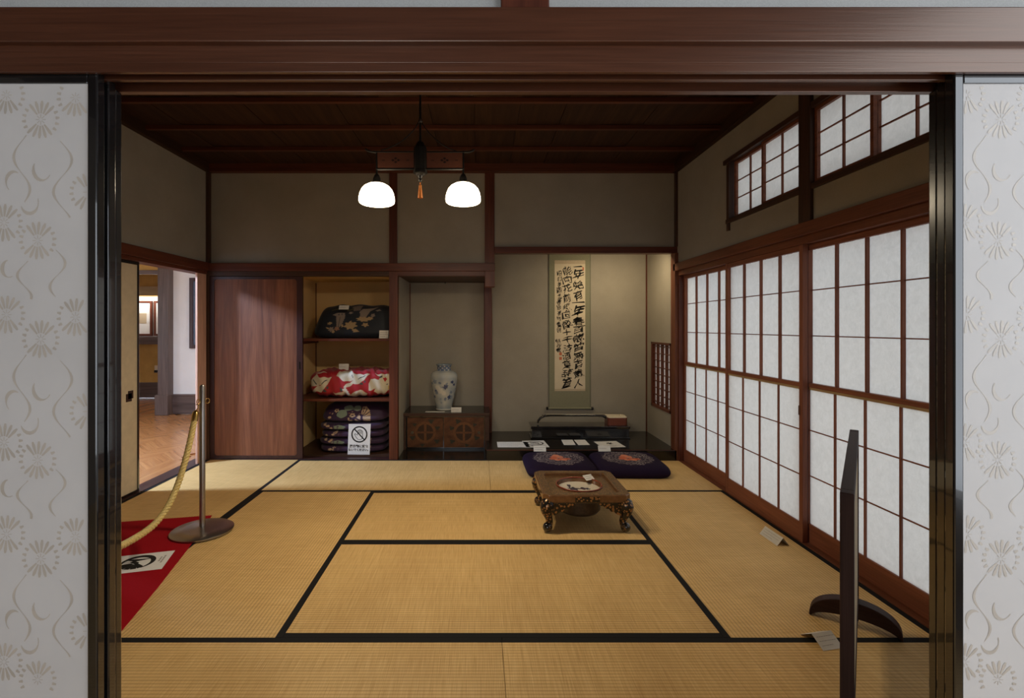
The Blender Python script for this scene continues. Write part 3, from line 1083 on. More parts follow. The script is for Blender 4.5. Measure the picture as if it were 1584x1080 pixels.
fs = MB().box(SXL - 0.1, XL - 0.13, 2.4, 9.1, -0.12, -0.012).build('floor_side_room', wood('parquet', 1))
tag(fs, 'orange brown herringbone parquet of the side room', 'floor', kind='structure')
PL, PW = 0.42, 0.084
base = MB().box(-PL / 2, PL / 2, -PW / 2 + 0.001, PW / 2 - 0.001, -0.012, 0.0).mesh('plank', wood('parquet', 0))
cnt = 0
cands = []
pitch = PW * math.sqrt(2)
arm = (PL / 2 - PW / 2) / math.sqrt(2)
colw = PL / math.sqrt(2) + PW / math.sqrt(2)
for c in range(0, 9):
    xc = -4.9 + c * (PL - PW) / math.sqrt(2) * 2 * 0.5 + 0.0
    sgn = 1 if c % 2 else -1
    for r in range(0, 44):
        y = 3.55 + r * pitch + (pitch / 2 if c % 2 else 0)
        x = xc
        # keep planks seen through the doorway
        if not (-4.75 < x < -2.80 and y < 7.15):
            continue
        u = 741 + 767 * x / y
        if u < 190 or u > 330:
            continue
        cands.append((x, y, sgn))
for x, y, sgn in cands[:300]:
    link('plank', base, fs, (x, y, 0.0 - 0.0004 * (sgn > 0)), (0, 0, R(45 * sgn)))
bar('border_plank', XL - 0.36, XL - 0.235, 3.0, 4.7, -0.01, 0.0015, 'parquet', fs)
bar('border_plank', XL - 0.235, XL - 0.115, 3.0, 4.7, -0.01, 0.0015, 'parquet', fs)

# display niche
dn = structure('wall_display_niche', 'gold papered niche wall with a lit display ledge', 'wall')
MB().box(SXL - 0.1, -4.40, 8.84, 8.94, 0.0, 1.02).build('lower_wall', M['gold_paper'], dn)
MB().box(SXL - 0.1, -4.40, 8.84, 8.94, 1.02, 1.80).build('display_back', M['white_wall'], dn)
MB().box(SXL - 0.1, -4.40, 8.80, 8.94, 1.80, 2.7).build('upper_wall', M['gold_paper'], dn)
bar('ledge', SXL, -4.45, 8.58, 8.84, 0.955, 1.085, 'grey', dn, 0.004)
bar('valance', SXL, -4.45, 8.56, 8.60, 1.80, 1.96, 'pale', dn, 0.004)
bar('base_panel', SXL, -4.45, 8.80, 8.84, 0.0, 0.27, 'grey', dn, 0.004)


def picture(label, x0, x1, stain):
    t = thing('framed_picture', label, 'picture', ((x0 + x1) / 2, 8.80, 1.10), 0, 'framed pictures in the display niche')
    h = (x1 - x0) / 2
    H = 0.62
    for a in ((-h, -h + 0.035, 0, H), (h - 0.035, h, 0, H), (-h + 0.035, h - 0.035, 0, 0.035), (-h + 0.035, h - 0.035, H - 0.035, H)):
        bar('frame', a[0], a[1], -0.015, 0.02, a[2], a[3], 'red', t, 0.002)
    bar('mount', -h + 0.035, h - 0.035, 0.0, 0.015, 0.035, H - 0.035, 'sheet', t)
    bar('print', -h + 0.09 if stain else -h + 0.10, h - 0.10, -0.003, 0.001, 0.22, 0.40, 'scroll_band', t)
    return t


picture('wood framed picture, the wider visible of two in the side room niche', -6.16, -5.80, 1)
picture('wood framed picture half hidden by the dark post in the side room', -5.765, -5.40, 0)
so = thing('wall_socket', 'small wall socket under the display ledge of the side room', 'socket', (-5.745, 8.84, 0.44))
bar('plate', -0.035, 0.035, -0.012, 0.0, 0.0, 0.13, 'skin', so, 0.003)
bar('plug', -0.025, 0.025, -0.04, -0.012, 0.005, 0.05, 'black', so, 0.003)

# ------------------------------------------------------------------ ceiling lamp
LA = R(4)
LAMP_W = 12.0
ch = thing('pendant_lamp', 'two-armed black pendant lamp with white glass domes and carved panels', 'lamp', (-0.345, 2.91, 0), LA)
MB().tube([(0, 0, 2.34), (0, 0, CEIL)], 0.0062, 12).build('rod', M['black'], ch, True)
MB().lathe([(0.045, CEIL - 0.03), (0.05, CEIL - 0.012), (0.05, CEIL)], 24).build('ceiling_rose', M['black'], ch, True)
MB().lathe([(0.010, 2.462), (0.013, 2.472), (0.010, 2.482)], 12).build('rod_collar', M['steel'], ch, True)
body = MB()
body.lathe([(0.012, 2.352), (0.020, 2.345), (0.036, 2.318), (0.038, 2.312), (0.038, 2.18), (0.041, 2.178), (0.041, 2.163), (0.030, 2.160), (0.020, 2.150)], 8)
body.build('centre_column', M['black'], ch)
rot8 = math.pi / 8
for s in (-1, 1):
    e = 0.252
    k = s * 0.0062   # the arms hang slightly out of level
    MB().tube([(s * 0.03, 0, 2.290), (s * 0.255, 0, 2.290 + k), (s * 0.285, 0, 2.292 + k), (s * 0.305, 0, 2.298 + k), (s * 0.318, 0, 2.307 + k)], 0.0066, 10).build('top_rail', M['black'], ch, True)
    MB().tube([(s * 0.03, 0, 2.190), (s * 0.256, 0, 2.190 + k)], 0.0066, 10).build('lower_rail', M['black'], ch, True)
    MB().tube([(s * e, 0, 2.296 + k), (s * e, 0, 2.155 + k)], 0.0062, 10).build('upright', M['black'], ch, True)
    pn = bar('carved_panel', min(s * 0.038, s * 0.247), max(s * 0.038, s * 0.247), -0.005, 0.005, 2.196, 2.285, 'fretwood', ch)
    pn.rotation_euler.y = -0.0245
    pn.location.z += k / 2
    cxp = s * 0.1425 - (s * 0.038 + s * 0.247) / 2
    dm = MB()
    for dx, dz in ((-0.016, 0), (0.016, 0), (0, 0.011), (0, -0.011)):
        for yy, sg in ((-0.0056, 1), (0.0056, -1)):
            q = [(dx - 0.010, yy, dz), (dx, yy, dz - 0.0065), (dx + 0.010, yy, dz), (dx, yy, dz + 0.0065)]
            dm.poly(q if sg > 0 else q[::-1])
    for dx in (-0.07, 0.07):
        for yy, sg in ((-0.0056, 1), (0.0056, -1)):
            q = [(dx - 0.008, yy, -0.002), (dx + 0.008, yy, -0.002), (dx + 0.008, yy, 0.002), (dx - 0.008, yy, 0.002)]
            dm.poly(q if sg > 0 else q[::-1])
    dm.build('diamond_cutout', M['black'], pn)['kind'] = 'stuff'
    MB().lathe([(0.007, 2.162), (0.014, 2.155), (0.022, 2.135), (0.024, 2.105), (0.030, 2.098)], 20, (s * e, 0, k)).build('lamp_socket', M['black'], ch, True)
    MB().lathe([(0.031, 2.112), (0.033, 2.106), (0.031, 2.100)], 20, (s * e, 0, k)).build('socket_ring', M['brass'], ch, True)
    dome = [(r_, 2.106 - (2.106 - z_) * 0.83) for r_, z_ in [(0.030, 2.106), (0.050, 2.101), (0.072, 2.086), (0.088, 2.064), (0.098, 2.036), (0.1035, 2.005), (0.104, 1.985), (0.101, 1.972), (0.092, 1.964), (0.05, 1.960), (0.005, 1.959)]]
    MB().lathe(dome, 32, (s * e, 0, k)).build('glass_shade', M['glow'], ch, True, angle=60)
    wpts = []
    for i in range(13):
        t = i / 12
        wpts.append((s * (0.008 + 0.222 * t), 0.004, 2.468 - 0.172 * (t ** 0.75) - 0.020 * math.sin(math.pi * t)))
    MB().tube(wpts, 0.0034, 8).build('lamp_wire', M['black'], ch, True)
    ld = bpy.data.lights.new('bulb_light', 'AREA')
    ld.shape = 'DISK'
    ld.size = 0.17
    ld.energy = LAMP_W
    ld.color = (1.0, 0.84, 0.60)
    lo = bpy.data.objects.new('bulb_light', ld)
    lo.location = (s * e, 0, 1.980 + k)
    lo.parent = ch
    COL.objects.link(lo)
MB().lathe([(0.016, 2.152), (0.012, 2.142), (0.009, 2.134), (0.012, 2.126), (0.007, 2.118), (0.003, 2.112)], 14).build('finial', M['black'], ch, True)
MB().tube([(0, 0, 2.114), (0, 0, 2.10)], 0.003, 8).tube([(0, 0, 2.10), (0, 0, 2.093), (0, 0, 2.085), (0, 0, 2.06), (0, 0, 2.02)], [0.004, 0.0085, 0.0075, 0.011, 0.0145], 12).build('tassel', M['tassel'], ch, True)

# ------------------------------------------------------------------ low lacquered table with sunk bowl
TZ, TW, TD = 0.236, 0.27, 0.262
tb = thing('lacquer_stand', 'low square gold and black lacquered stand with scroll feet and round basin', 'stand', (0.662, 3.285, 0))
cc = 0.035


def octo(w, d, c):
    return [(-w + c, -d), (w - c, -d), (w, -d + c), (w, d - c), (w - c, d), (-w + c, d), (-w, d - c), (-w, -d + c)]


def ring_mesh(o, i, za, zb, s=None):
    s = s or MB()
    k = len(o)
    n = len(s.v)
    s.v += [(x, y, za) for x, y in o] + [(x, y, zb) for x, y in o] + [(x, y, zb) for x, y in i] + [(x, y, za) for x, y in i]
    for a in range(k):
        b = (a + 1) % k
        for p, q in ((0, 1), (1, 2), (2, 3), (3, 0)):
            s.f.append((n + p * k + a, n + p * k + b, n + q * k + b, n + q * k + a))
    return s


ring_mesh(octo(TW, TD, cc), octo(TW - 0.062, TD - 0.062, 0.012), TZ - 0.046, TZ).build('table_rim', M['goldplain'], tb, bevel=0.005)
ring_mesh(octo(TW - 0.012, TD - 0.012, cc), octo(TW - 0.054, TD - 0.054, 0.018), TZ - 0.001, TZ + 0.0008).build('rim_ornament', M['goldtop'], tb)
bar('front_ornament', -0.075, 0.075, -TD - 0.0008, -TD + 0.002, TZ - 0.042, TZ - 0.010, 'goldleg', tb)
ring_mesh(octo(TW - 0.008, TD - 0.008, cc), octo(TW - 0.03, TD - 0.03, 0.02), TZ - 0.052, TZ - 0.045).build('under_rail', M['lacquer'], tb)
# sunk panel with a round hole
nseg = 64
RH = 0.148
circ = [(RH * math.cos(2 * math.pi * i / nseg), RH * math.sin(2 * math.pi * i / nseg)) for i in range(nseg)]
sq = []
a_, b_ = TW - 0.062, TD - 0.062
for x, y in circ:
    m_ = max(abs(x) / a_, abs(y) / b_)
    sq.append((x / m_, y / m_))
ring_mesh(sq, circ, TZ - 0.028, TZ - 0.018).build('sunk_panel', M['goldtop'], tb)
rim = MB().tube([(x * 1.0, y * 1.0, TZ - 0.014) for x, y in circ + circ[:1]], 0.0042, 10, False)
rim.build('basin_rim', M['redrim'], tb, True)
MB().lathe([(RH, TZ - 0.018), (RH - 0.006, TZ - 0.034), (RH - 0.012, TZ - 0.050)], 48, cap0=False, cap1=False).build('basin_wall', M['goldplain'], tb, True)
MB().lathe([(0.122, 0.052), (0.138, 0.07), (0.145, TZ - 0.045)], 48, cap1=False).build('basin_underside', M['board'], tb, True)
# porcelain basin floor, painted in blue
nr, na = 60, 160
V, C = [], []
px_, py_ = [], []
for j in range(nr):
    for i in range(na):
        r = (RH - 0.010) * j / (nr - 1)
        a = 2 * math.pi * i / na
        V.append((r * math.cos(a), r * math.sin(a), TZ - 0.056 + 0.016 * (j / (nr - 1)) ** 3))
V = np.array(V)
C = np.tile(np.array((0.66, 0.60, 0.49)), (len(V), 1))
blue = [blob(-0.030, 0.030, 0.034, 0.030, 18, 0.3, 5), blob(0.035, 0.035, 0.030, 0.020, 18, 0.35, 4, 1), blob(-0.052, 0.075, 0.012, 0.028, 12, 0.3, 3), blob(0.0, -0.02, 0.04, 0.018, 14, 0.3, 4), blob(0.065, 0.02, 0.016, 0.010)]
paint(C, V[:, 0], V[:, 1], [(b, (0.045, 0.055, 0.08)) for b in blue])
link('porcelain_dish', np_mesh('porcelain_dish', V, np.array(grid_faces(na, nr, 0, True)), M['porcelain'], C), tb)
for sx in (-1, 1):
    for sy in (-1, 1):
        bx_, by_ = sx * (TW - 0.040), sy * (TD - 0.040)
        dx_, dy_ = sx * 0.7071, sy * 0.7071
        prof = [(0.0, 0.186, 0.040), (0.012, 0.172, 0.046), (0.022, 0.152, 0.044), (0.022, 0.130, 0.034), (0.010, 0.105, 0.027), (0.000, 0.082, 0.022), (-0.006, 0.062, 0.021), (0.0, 0.046, 0.022), (0.012, 0.036, 0.024)]
        lg = MB().tube([(bx_ + dx_ * o, by_ + dy_ * o, z) for o, z, r in prof], [r for o, z, r in prof], 18).build('leg', M['goldleg'], tb, True)
        # scroll foot: a fat disc lying across the leg direction
        ft = MB()
        cx, cy = bx_ + dx_ * 0.014, by_ + dy_ * 0.014
        NU, NV = 16, 24
        n0 = 0
        for a in range(NU + 1):
            ph = -math.pi / 2 + math.pi * a / NU
            for b in range(NV):
                thh = 2 * math.pi * b / NV
                rad = 0.030 * math.cos(ph) ** 0.7
                off = 0.026 * math.sin(ph)
                # disc axis = horizontal, across the diagonal
                ax_, ay_ = -dy_, dx_
                ft.v.append((cx + ax_ * off + dx_ * rad * math.cos(thh), cy + ay_ * off + dy_ * rad * math.cos(thh), 0.031 + rad * math.sin(thh)))
        ft.f = [tuple(f) for f in grid_faces(NV, NU + 1, 0, True)]
        ft.build('scroll_foot', M['lacquer'], lg, True, angle=80)
        rs = MB()
        ax_, ay_ = -dy_, dx_
        for sg in (-1, 1):
            for q in range(9):
                a = 2 * math.pi * q / 9
                pts = []
                for r in (0.006, 0.014, 0.021):
                    hgt = 0.0262 * math.sqrt(max(0.05, 1 - (r / 0.031) ** 2.6)) + 0.0012
                    pts.append((r, hgt))
                wv = [0.0014, 0.0032, 0.0020]
                n = len(rs.v)
                for (r, hgt), w_ in zip(pts, wv):
                    for e in (-1, 1):
                        u = r * math.cos(a) - e * w_ * math.sin(a)
                        v = r * math.sin(a) + e * w_ * math.cos(a)
                        rs.v.append((cx + sg * ax_ * hgt + dx_ * u, cy + sg * ay_ * hgt + dy_ * u, 0.031 + v))
                rs.f += [(n, n + 1, n + 3, n + 2), (n + 2, n + 3, n + 5, n + 4)]
        rs.build('foot_rosette', M['goldtop'], lg)['kind'] = 'stuff'
        # scalloped apron wings on both sides of the leg
        out = [(0.0, 0.0), (0.0, -0.072), (0.02, -0.078), (0.04, -0.070), (0.055, -0.058), (0.072, -0.056), (0.085, -0.040), (0.10, -0.038), (0.115, -0.026), (0.132, -0.022), (0.150, -0.008), (0.165, 0.0)]
        ex, ey = sx * (TW - 0.030), sy * (TD - 0.030)
        fnx = lambda u, v, w_: (ex - sx * (0.02 + u), sy * (TD - 0.018 - w_), TZ - 0.05 + v)
        fny = lambda u, v, w_: (sx * (TW - 0.018 - w_), ey - sy * (0.02 + u), TZ - 0.05 + v)
        MB().prism(out, fnx, 0, 0.018).build('apron_wing', M['goldleg'], tb)
        MB().prism(out, fny, 0, 0.018).build('apron_wing', M['goldleg'], tb)


# ------------------------------------------------------------------ cards
def text_rows(parent, w, d, z, rows, name='printed_text', mat='greyink', sc=1.0, frac=0.8):
    s = MB()
    rr = random.Random(int(w * 1e4) + rows)
    for i in range(rows):
        v = d * (0.5 - (i + 1) / (rows + 1))
        u = -w * frac / 2
        end = w * frac / 2 * (1 if i < rows - 1 else 0.4)
        while u < end:
            l = rr.uniform(0.004, 0.011) * sc
            h = 0.0018 * sc
            s.poly([(u, v - h, z), (u + l, v - h, z), (u + l, v + h, z), (u, v + h, z)])
            u += l + 0.0022 * sc
    o = s.build(name, M[mat], parent)
    o['kind'] = 'stuff'
    return o


def flat_card(name, label, cat, loc, w, d, rz=0, tilt=0, rows=2, group=None, mat='white_card', sc=1.0):
    """a thin card lying (or, with a tilt, leaning back) at loc = middle of its front edge"""
    t = thing(name, label, cat, loc, rz, group)
    t.rotation_euler = (tilt, 0, rz)
    b = bar('card_sheet', -w / 2, w / 2, 0, d, 0, 0.0012, mat, t)
    if rows:
        r = text_rows(b, w, d, 0.0008, rows, sc=sc)
    return t


def tent_card(label, loc, w, h, rz, group, open_=0.05, rows=3):
    t = thing('tent_card', label, 'card', loc, rz, group)
    s = MB()
    g = 0.0008
    s.v = [(-w / 2, -open_, 0), (w / 2, -open_, 0), (w / 2, 0, h), (-w / 2, 0, h), (-w / 2, open_, 0), (w / 2, open_, 0)]
    s.f = [(0, 1, 2, 3), (3, 2, 5, 4)]
    o = s.build('card_sheet', M['white_card'], t)
    so_ = o.modifiers.new('thick', 'SOLIDIFY')
    so_.thickness = 0.001
    L = math.hypot(open_, h)
    tx = MB()
    rr = random.Random(5)
    for i in range(rows):
        f = 1 - (i + 1) / (rows + 1)
        u = -w * 0.4
        while u < w * (0.4 if i < rows - 1 else 0.15):
            l = rr.uniform(0.004, 0.010)
            hh = 0.04 / rows if rows < 5 else 0.05
            q = []
            for (uu, ff) in ((u, f - hh), (u + l, f - hh), (u + l, f + hh), (u, f + hh)):
                q.append((uu, -open_ * (1 - ff) - 0.0012 * h / L, h * ff + 0.0012 * open_ / L))
            tx.poly(q)
            u += l + 0.0025
    tx.build('printed_text', M['greyink'], o)['kind'] = 'stuff'
    return t


# card resting on the stand's rim
flat_card('label_card', 'small white card propped on the gold lacquered stand', 'card', (0.760, 3.375, TZ - 0.015), 0.072, 0.05, R(28), R(28), 2)

# ------------------------------------------------------------------ two purple floor cushions
def zabuton(label, x, y, w, d, h, rz):
    t = thing('floor_cushion', label, 'cushion', (x, y, 0), rz, 'purple floor cushions before the alcove')
    N = 170
    u = np.linspace(-1, 1, N)
    u = np.sign(u) * (1 - (1 - np.abs(u)) ** 1.35)
    U, Vv = np.meshgrid(u, u)
    U, Vv = U.ravel(), Vv.ravel()
    prof = ((1 - np.abs(U) ** 7) * (1 - np.abs(Vv) ** 7)).clip(0, 1) ** 0.5
    Xx = U * w / 2 * (1 - 0.085 * np.abs(Vv) ** 7)
    Yy = Vv * d / 2 * (1 - 0.085 * np.abs(U) ** 7)
    dip = 1 - 0.10 * np.exp(-(U ** 2 + Vv ** 2) * 5)
    top = np.stack([Xx, Yy, 0.38 * h + 0.62 * h * prof * dip], 1)
    bot = np.stack([Xx, Yy, 0.38 * h - 0.38 * h * np.minimum(1, prof * 1.4)], 1)
    F1 = np.array(grid_faces(N, N))
    F2 = F1[:, ::-1] + N * N
    V = np.concatenate([top, bot])
    C = np.tile(np.array((0.013, 0.0055, 0.022)), (len(V), 1))
    px, py = V[:, 0], V[:, 1]
    r = np.hypot(px, py) / 0.222
    th = np.arctan2(py, px)
    topm = np.arange(len(V)) < N * N
    edge = 1.0 + 0.04 * np.sin(14 * th)
    lace = np.sin(th * 22 + 6 * np.sin(r * 14)) * np.sin(r * 26 + 3 * np.sin(th * 9)) + 0.6 * np.sin(px * 310 + 4 * np.sin(py * 190)) * np.sin(py * 290 + 3 * np.sin(px * 170))
    m = topm & (r < edge)
    C[m] = (0.030, 0.018, 0.034)
    C[m & (lace > 0.42)] = (0.32, 0.265, 0.25)
    pet = []
    for a, L_, wd in ((100, 0.085, 0.034), (150, 0.07, 0.03), (50, 0.06, 0.03), (-20, 0.105, 0.026), (-50, 0.09, 0.024), (200, 0.085, 0.03), (250, 0.07, 0.028), (-85, 0.06, 0.02)):
        a = R(a)
        cx, cy = math.cos(a) * L_ * 0.55, math.sin(a) * L_ * 0.8
        pet.append([(cx + math.cos(a) * L_ * 0.5 * math.cos(q) - math.sin(a) * wd * math.sin(q), cy + math.sin(a) * L_ * 0.5 * math.cos(q) + math.cos(a) * wd * math.sin(q)) for q in np.linspace(0, 6.28, 14)[:-1]])
    paint(C, px, py, [(p, (0.50, 0.12, 0.06) if i % 2 else (0.60, 0.21, 0.115)) for i, p in enumerate(pet)], topm)
    o = link('cushion_cover', np_mesh('cushion_cover', V, np.concatenate([F1, F2]), M['velvet'], C), t)
    s = MB()
    s.lathe([(0.001, 0.0), (0.006, 0.002), (0.003, 0.006)], 8, (0, 0, h * 0.88))
    s.build('centre_tuft', M['ink'], t, True)
    return t


zabuton('purple floor cushion with embroidered medallion, the one touching the alcove pillar side', 0.700, 4.385, 0.60, 0.57, 0.108, R(1))
zabuton('purple floor cushion with embroidered medallion, the one nearer the paper screens', 1.312, 4.385, 0.62, 0.57, 0.108, R(-2))
flat_card('label_card', 'small white card standing on the cushion nearer the alcove pillar', 'card', (0.565, 4.60, 0.106), 0.115, 0.055, 0, R(62), 2, 'cards on the purple cushions')
flat_card('label_card', 'small white card standing on the cushion nearer the paper screens', 'card', (1.165, 4.60, 0.106), 0.115, 0.055, 0, R(62), 1, 'cards on the purple cushions')

# ------------------------------------------------------------------ things on the alcove platform
bx = thing('long_box', 'long flat black lacquered box on the alcove platform', 'box', (1.055, 5.27, 0.0985))
bar('box_body', -0.505, 0.505, -0.118, 0.118, 0.008, 0.10, 'lacquer', bx, 0.004)
bar('box_lid', -0.515, 0.515, -0.126, 0.126, 0.10, 0.129, 'lacquer', bx, 0.006)
bar('box_foot', -0.515, 0.515, -0.122, 0.122, 0.0, 0.012, 'lacquer', bx, 0.003)
sh = thing('shamisen', 'shamisen with cream skin and red wood body lying on the black box', 'instrument', (1.455, 5.275, 0.2280))
bodyp = rrect(-0.105, 0.105, -0.088, 0.088, 0.035, 8)
MB().prism(bodyp, lambda u, v, w_: (u, v, w_), 0.0, 0.078).build('body_frame', M['shami'], sh, bevel=0.003)
MB().prism(rrect(-0.103, 0.103, -0.086, 0.086, 0.034, 8), lambda u, v, w_: (u, v, w_), 0.077, 0.089).build('skin', M['skin'], sh, bevel=0.004)
nk = [(-0.09, 0, 0.068), (-0.14, 0, 0.088), (-0.20, 0, 0.0915), (-0.45, 0, 0.0915), (-0.70, 0, 0.0905), (-0.755, 0, 0.086), (-0.80, 0, 0.066), (-0.825, 0, 0.035), (-0.83, 0, 0.012)]
MB().tube(nk, [0.018, 0.014, 0.0125, 0.0115, 0.011, 0.012, 0.0125, 0.012, 0.010], 12).build('neck', M['lacquer'], sh, True)
for i, (x, z) in enumerate(((-0.745, 0.085), (-0.775, 0.076), (-0.795, 0.064))):
    s = -1 if i % 2 == 0 else 1
    MB().tube([(x, s * 0.045, z + 0.012), (x, s * 0.04, z + 0.012), (x, 0, z + 0.01), (x, -s * 0.02, z + 0.008)], [0.007, 0.0085, 0.005, 0.004], 8).build('tuning_peg', M['lacquer'], sh, True)
for y in (-0.006, 0, 0.006):
    MB().tube([(0.10, y, 0.092), (0.045, y, 0.099), (-0.13, y, 0.1045), (-0.74, y, 0.1035)], 0.0007, 6).build('string', M['skin'], sh)
bar('bridge', 0.038, 0.050, -0.03, 0.03, 0.088, 0.098, 'skin', sh, 0.001)

ZP = 0.0982
fc = flat_card('notice_sheet', 'white text sheet lying on the platform near the alcove pillar', 'sheet', (0.335, 4.79, ZP), 0.31, 0.225, 0, 0, 3, 'sheets on the alcove platform', 'white_card', 2.0)


def no_touch(parent, cx, cy, r, fn):
    s = MB()
    n = 40
    pts = [(cx + r * math.cos(2 * math.pi * i / n), cy + r * math.sin(2 * math.pi * i / n)) for i in range(n + 1)]
    s.ribbon(pts, r * 0.09, fn)
    s.ribbon([(cx - r * 0.66, cy + r * 0.70), (cx + r * 0.66, cy - r * 0.70)], r * 0.08, fn)
    s.build('prohibition_ring', M['ink'], parent)
    h = MB()
    hand = [(-0.70, 0.02), (-0.58, 0.10), (-0.42, -0.05), (-0.26, -0.14), (-0.24, 0.52), (-0.14, 0.58), (-0.06, 0.52), (-0.06, 0.08), (-0.06, 0.60), (0.04, 0.68), (0.12, 0.60), (0.12, 0.08), (0.12, 0.56), (0.22, 0.63), (0.30, 0.56), (0.30, 0.06), (0.30, 0.46), (0.40, 0.50), (0.46, 0.44), (0.46, -0.40), (0.34, -0.66), (0.05, -0.74), (-0.20, -0.70), (-0.45, -0.42), (-0.70, 0.02)]
    h.ribbon([(cx + x * r * 0.95, cy + y * r * 0.95) for x, y in hand], r * 0.035, fn)
    h.build('hand_symbol', M['ink'], parent)


t2 = flat_card('notice_sheet', 'white no-touching sheet lying on the alcove platform', 'sheet', (0.570, 4.79, ZP), 0.225, 0.28, R(4), 0, 0, 'sheets on the alcove platform')
no_touch(t2, 0.0, 0.155, 0.078, lambda u, v: (u, v + 0.005, 0.0022))
text_mesh('printed_text', '展示物に触れ', 0.030, M['ink'], lambda u, v: (u, v + 0.055, 0.0022), t2, 0.0008)
text_mesh('printed_text', 'ないでください。', 0.026, M['ink'], lambda u, v: (u, v + 0.022, 0.0022), t2, 0.0008)
flat_card('label_card', 'small card in front of the black box, nearer the no-touching sheet', 'card', (0.895, 4.885, ZP), 0.115, 0.17, 0, R(4), 2, 'pair of small cards before the black box')
flat_card('label_card', 'small card in front of the black box, nearer the shamisen body', 'card', (1.035, 4.885, ZP), 0.115, 0.17, R(4), R(4), 2, 'pair of small cards before the black box')
t5 = flat_card('notice_sheet', 'white sheet with a small dark emblem on the alcove platform', 'sheet', (1.305, 4.79, ZP), 0.235, 0.25, R(6), 0, 0, 'sheets on the alcove platform')
s = MB()
for a0 in (20, 100, 190, 260, 320):
    a = R(a0)
    s.ribbon([(0.01, 0.155), (0.01 + 0.022 * math.cos(a), 0.155 + 0.03 * math.sin(a)), (0.01 + 0.04 * math.cos(a + 0.4), 0.155 + 0.045 * math.sin(a + 0.4))], [0.006, 0.008, 0.002], lambda u, v: (u, v, 0.0022))
s.build('emblem', M['ink'], t5)
s = MB()
for i in range(2):
    s.ribbon([(-0.09, 0.07 - i * 0.03), (0.09 - 0.05 * i, 0.07 - i * 0.03)], 0.004, lambda u, v: (u, v, 0.0022))
s.build('printed_text', M['greyink'], t5)['kind'] = 'stuff'

# ------------------------------------------------------------------ hanging scroll
sc_ = thing('hanging_scroll', 'tall hanging calligraphy scroll on green grey silk in the alcove', 'scroll', (1.009, YA - 0.012, 0.3555))
SH = 2.18 - 0.3555
bar('mounting', -0.225, 0.225, 0, 0.002, 0.0, SH, 'scroll_silk', sc_)
for s in (-1, 1):
    bar('mounting_edge', min(s * 0.225, s * 0.233), max(s * 0.225, s * 0.233), -0.0005, 0.0025, 0, SH, 'scroll_edge', sc_)
MB().tube([(-0.250, -0.006, 0.0), (0.250, -0.006, 0.0)], 0.011, 14).build('roller', M['scroll_silk'], sc_, True)
for s in (-1, 1):
    MB().tube([(s * 0.238, -0.006, 0), (s * 0.243, -0.006, 0), (s * 0.262, -0.006, 0), (s * 0.264, -0.006, 0)], [0.010, 0.017, 0.017, 0.012], 16).build('roller_knob', M['lacquer'], sc_, True)
MB().tube([(-0.235, -0.003, SH), (0.235, -0.003, SH)], 0.008, 10).build('hanging_rod', wood('dark', 0), sc_, True)
MB().tube([(-0.12, -0.003, SH), (0, 0.004, SH + 0.12), (0.12, -0.003, SH)], 0.002, 6).build('hanging_cord', M['scroll_edge'], sc_)
pz0_, pz1_ = 0.547 - 0.3555, 2.002 - 0.3555
PX0, PX1 = 0.841 - 1.009, 1.182 - 1.009
pp = bar('calligraphy_paper', PX0, PX1, -0.0016, -0.0002, pz0_ + 0.022, pz1_ - 0.035, 'scroll_paper', sc_)
bar('paper_band', PX0, PX1, -0.0020, -0.0002, pz1_ - 0.04, pz1_, 'scroll_band', sc_)
bar('paper_band', PX0, PX1, -0.0020, -0.0002, pz0_, pz0_ + 0.025, 'scroll_band', sc_)
poff = pp.location.copy()


def brush(chars, xc, ztop, zbot, size, heights=None, bold=0.0, rnd=None, shear=0.16):
    """brushed characters down a column, each slanted, stretched and joined by hair strokes"""
    n = len(chars)
    hs = heights or [1.0] * n
    tot = sum(hs)
    z = ztop
    for ch_, h in zip(chars, hs):
        H = (ztop - zbot) * h / tot
        if ch_ == ' ':
            z -= H
            continue
        m = glyph(ch_, bold)
        co = np.empty(len(m.vertices) * 3, dtype=np.float32)
        m.vertices.foreach_get('co', co)
        co = co.reshape(-1, 3)
        flat = ch_ in '一'
        cx, cy = (co[:, 0].min() + co[:, 0].max()) / 2, (co[:, 1].min() + co[:, 1].max()) / 2
        w_, h_ = max(0.2, np.ptp(co[:, 0])), max(0.2, np.ptp(co[:, 1]))
        u = (co[:, 0] - cx) / w_
        v = (co[:, 1] - cy) / h_
        sw = size * rnd.uniform(0.85, 1.2)
        shh = H * rnd.uniform(0.86, 1.0)
        if flat:
            v = v * 2.4 * (0.35 + 0.15 * np.sign(u))
            shh = H * 0.55
        jit = 0.10 * np.sin(v * 6 + rnd.uniform(0, 6)) + 0.04 * np.sin(u * 11 + v * 7 + rnd.uniform(0, 6))
        X = (u + jit) * sw
        Z = (v + u * shear + 0.07 * np.sin(u * 7 + rnd.uniform(0, 6))) * shh
        X = X + Z * rnd.uniform(-0.12, 0.05)
        V = np.zeros((len(u), 3), dtype=np.float32)
        V[:, 0] = xc + X + rnd.uniform(-0.006, 0.006)
        V[:, 2] = z - H / 2 + Z
        V[:, 1] = -0.0013
        V -= np.array((poff.x, 0.0, poff.z), dtype=np.float32)
        m.vertices.foreach_set('co', V.ravel())
        m.materials.clear()
        m.materials.append(M['ink'])
        m.update()
        link('brushed_character', m, pp)
        z -= H


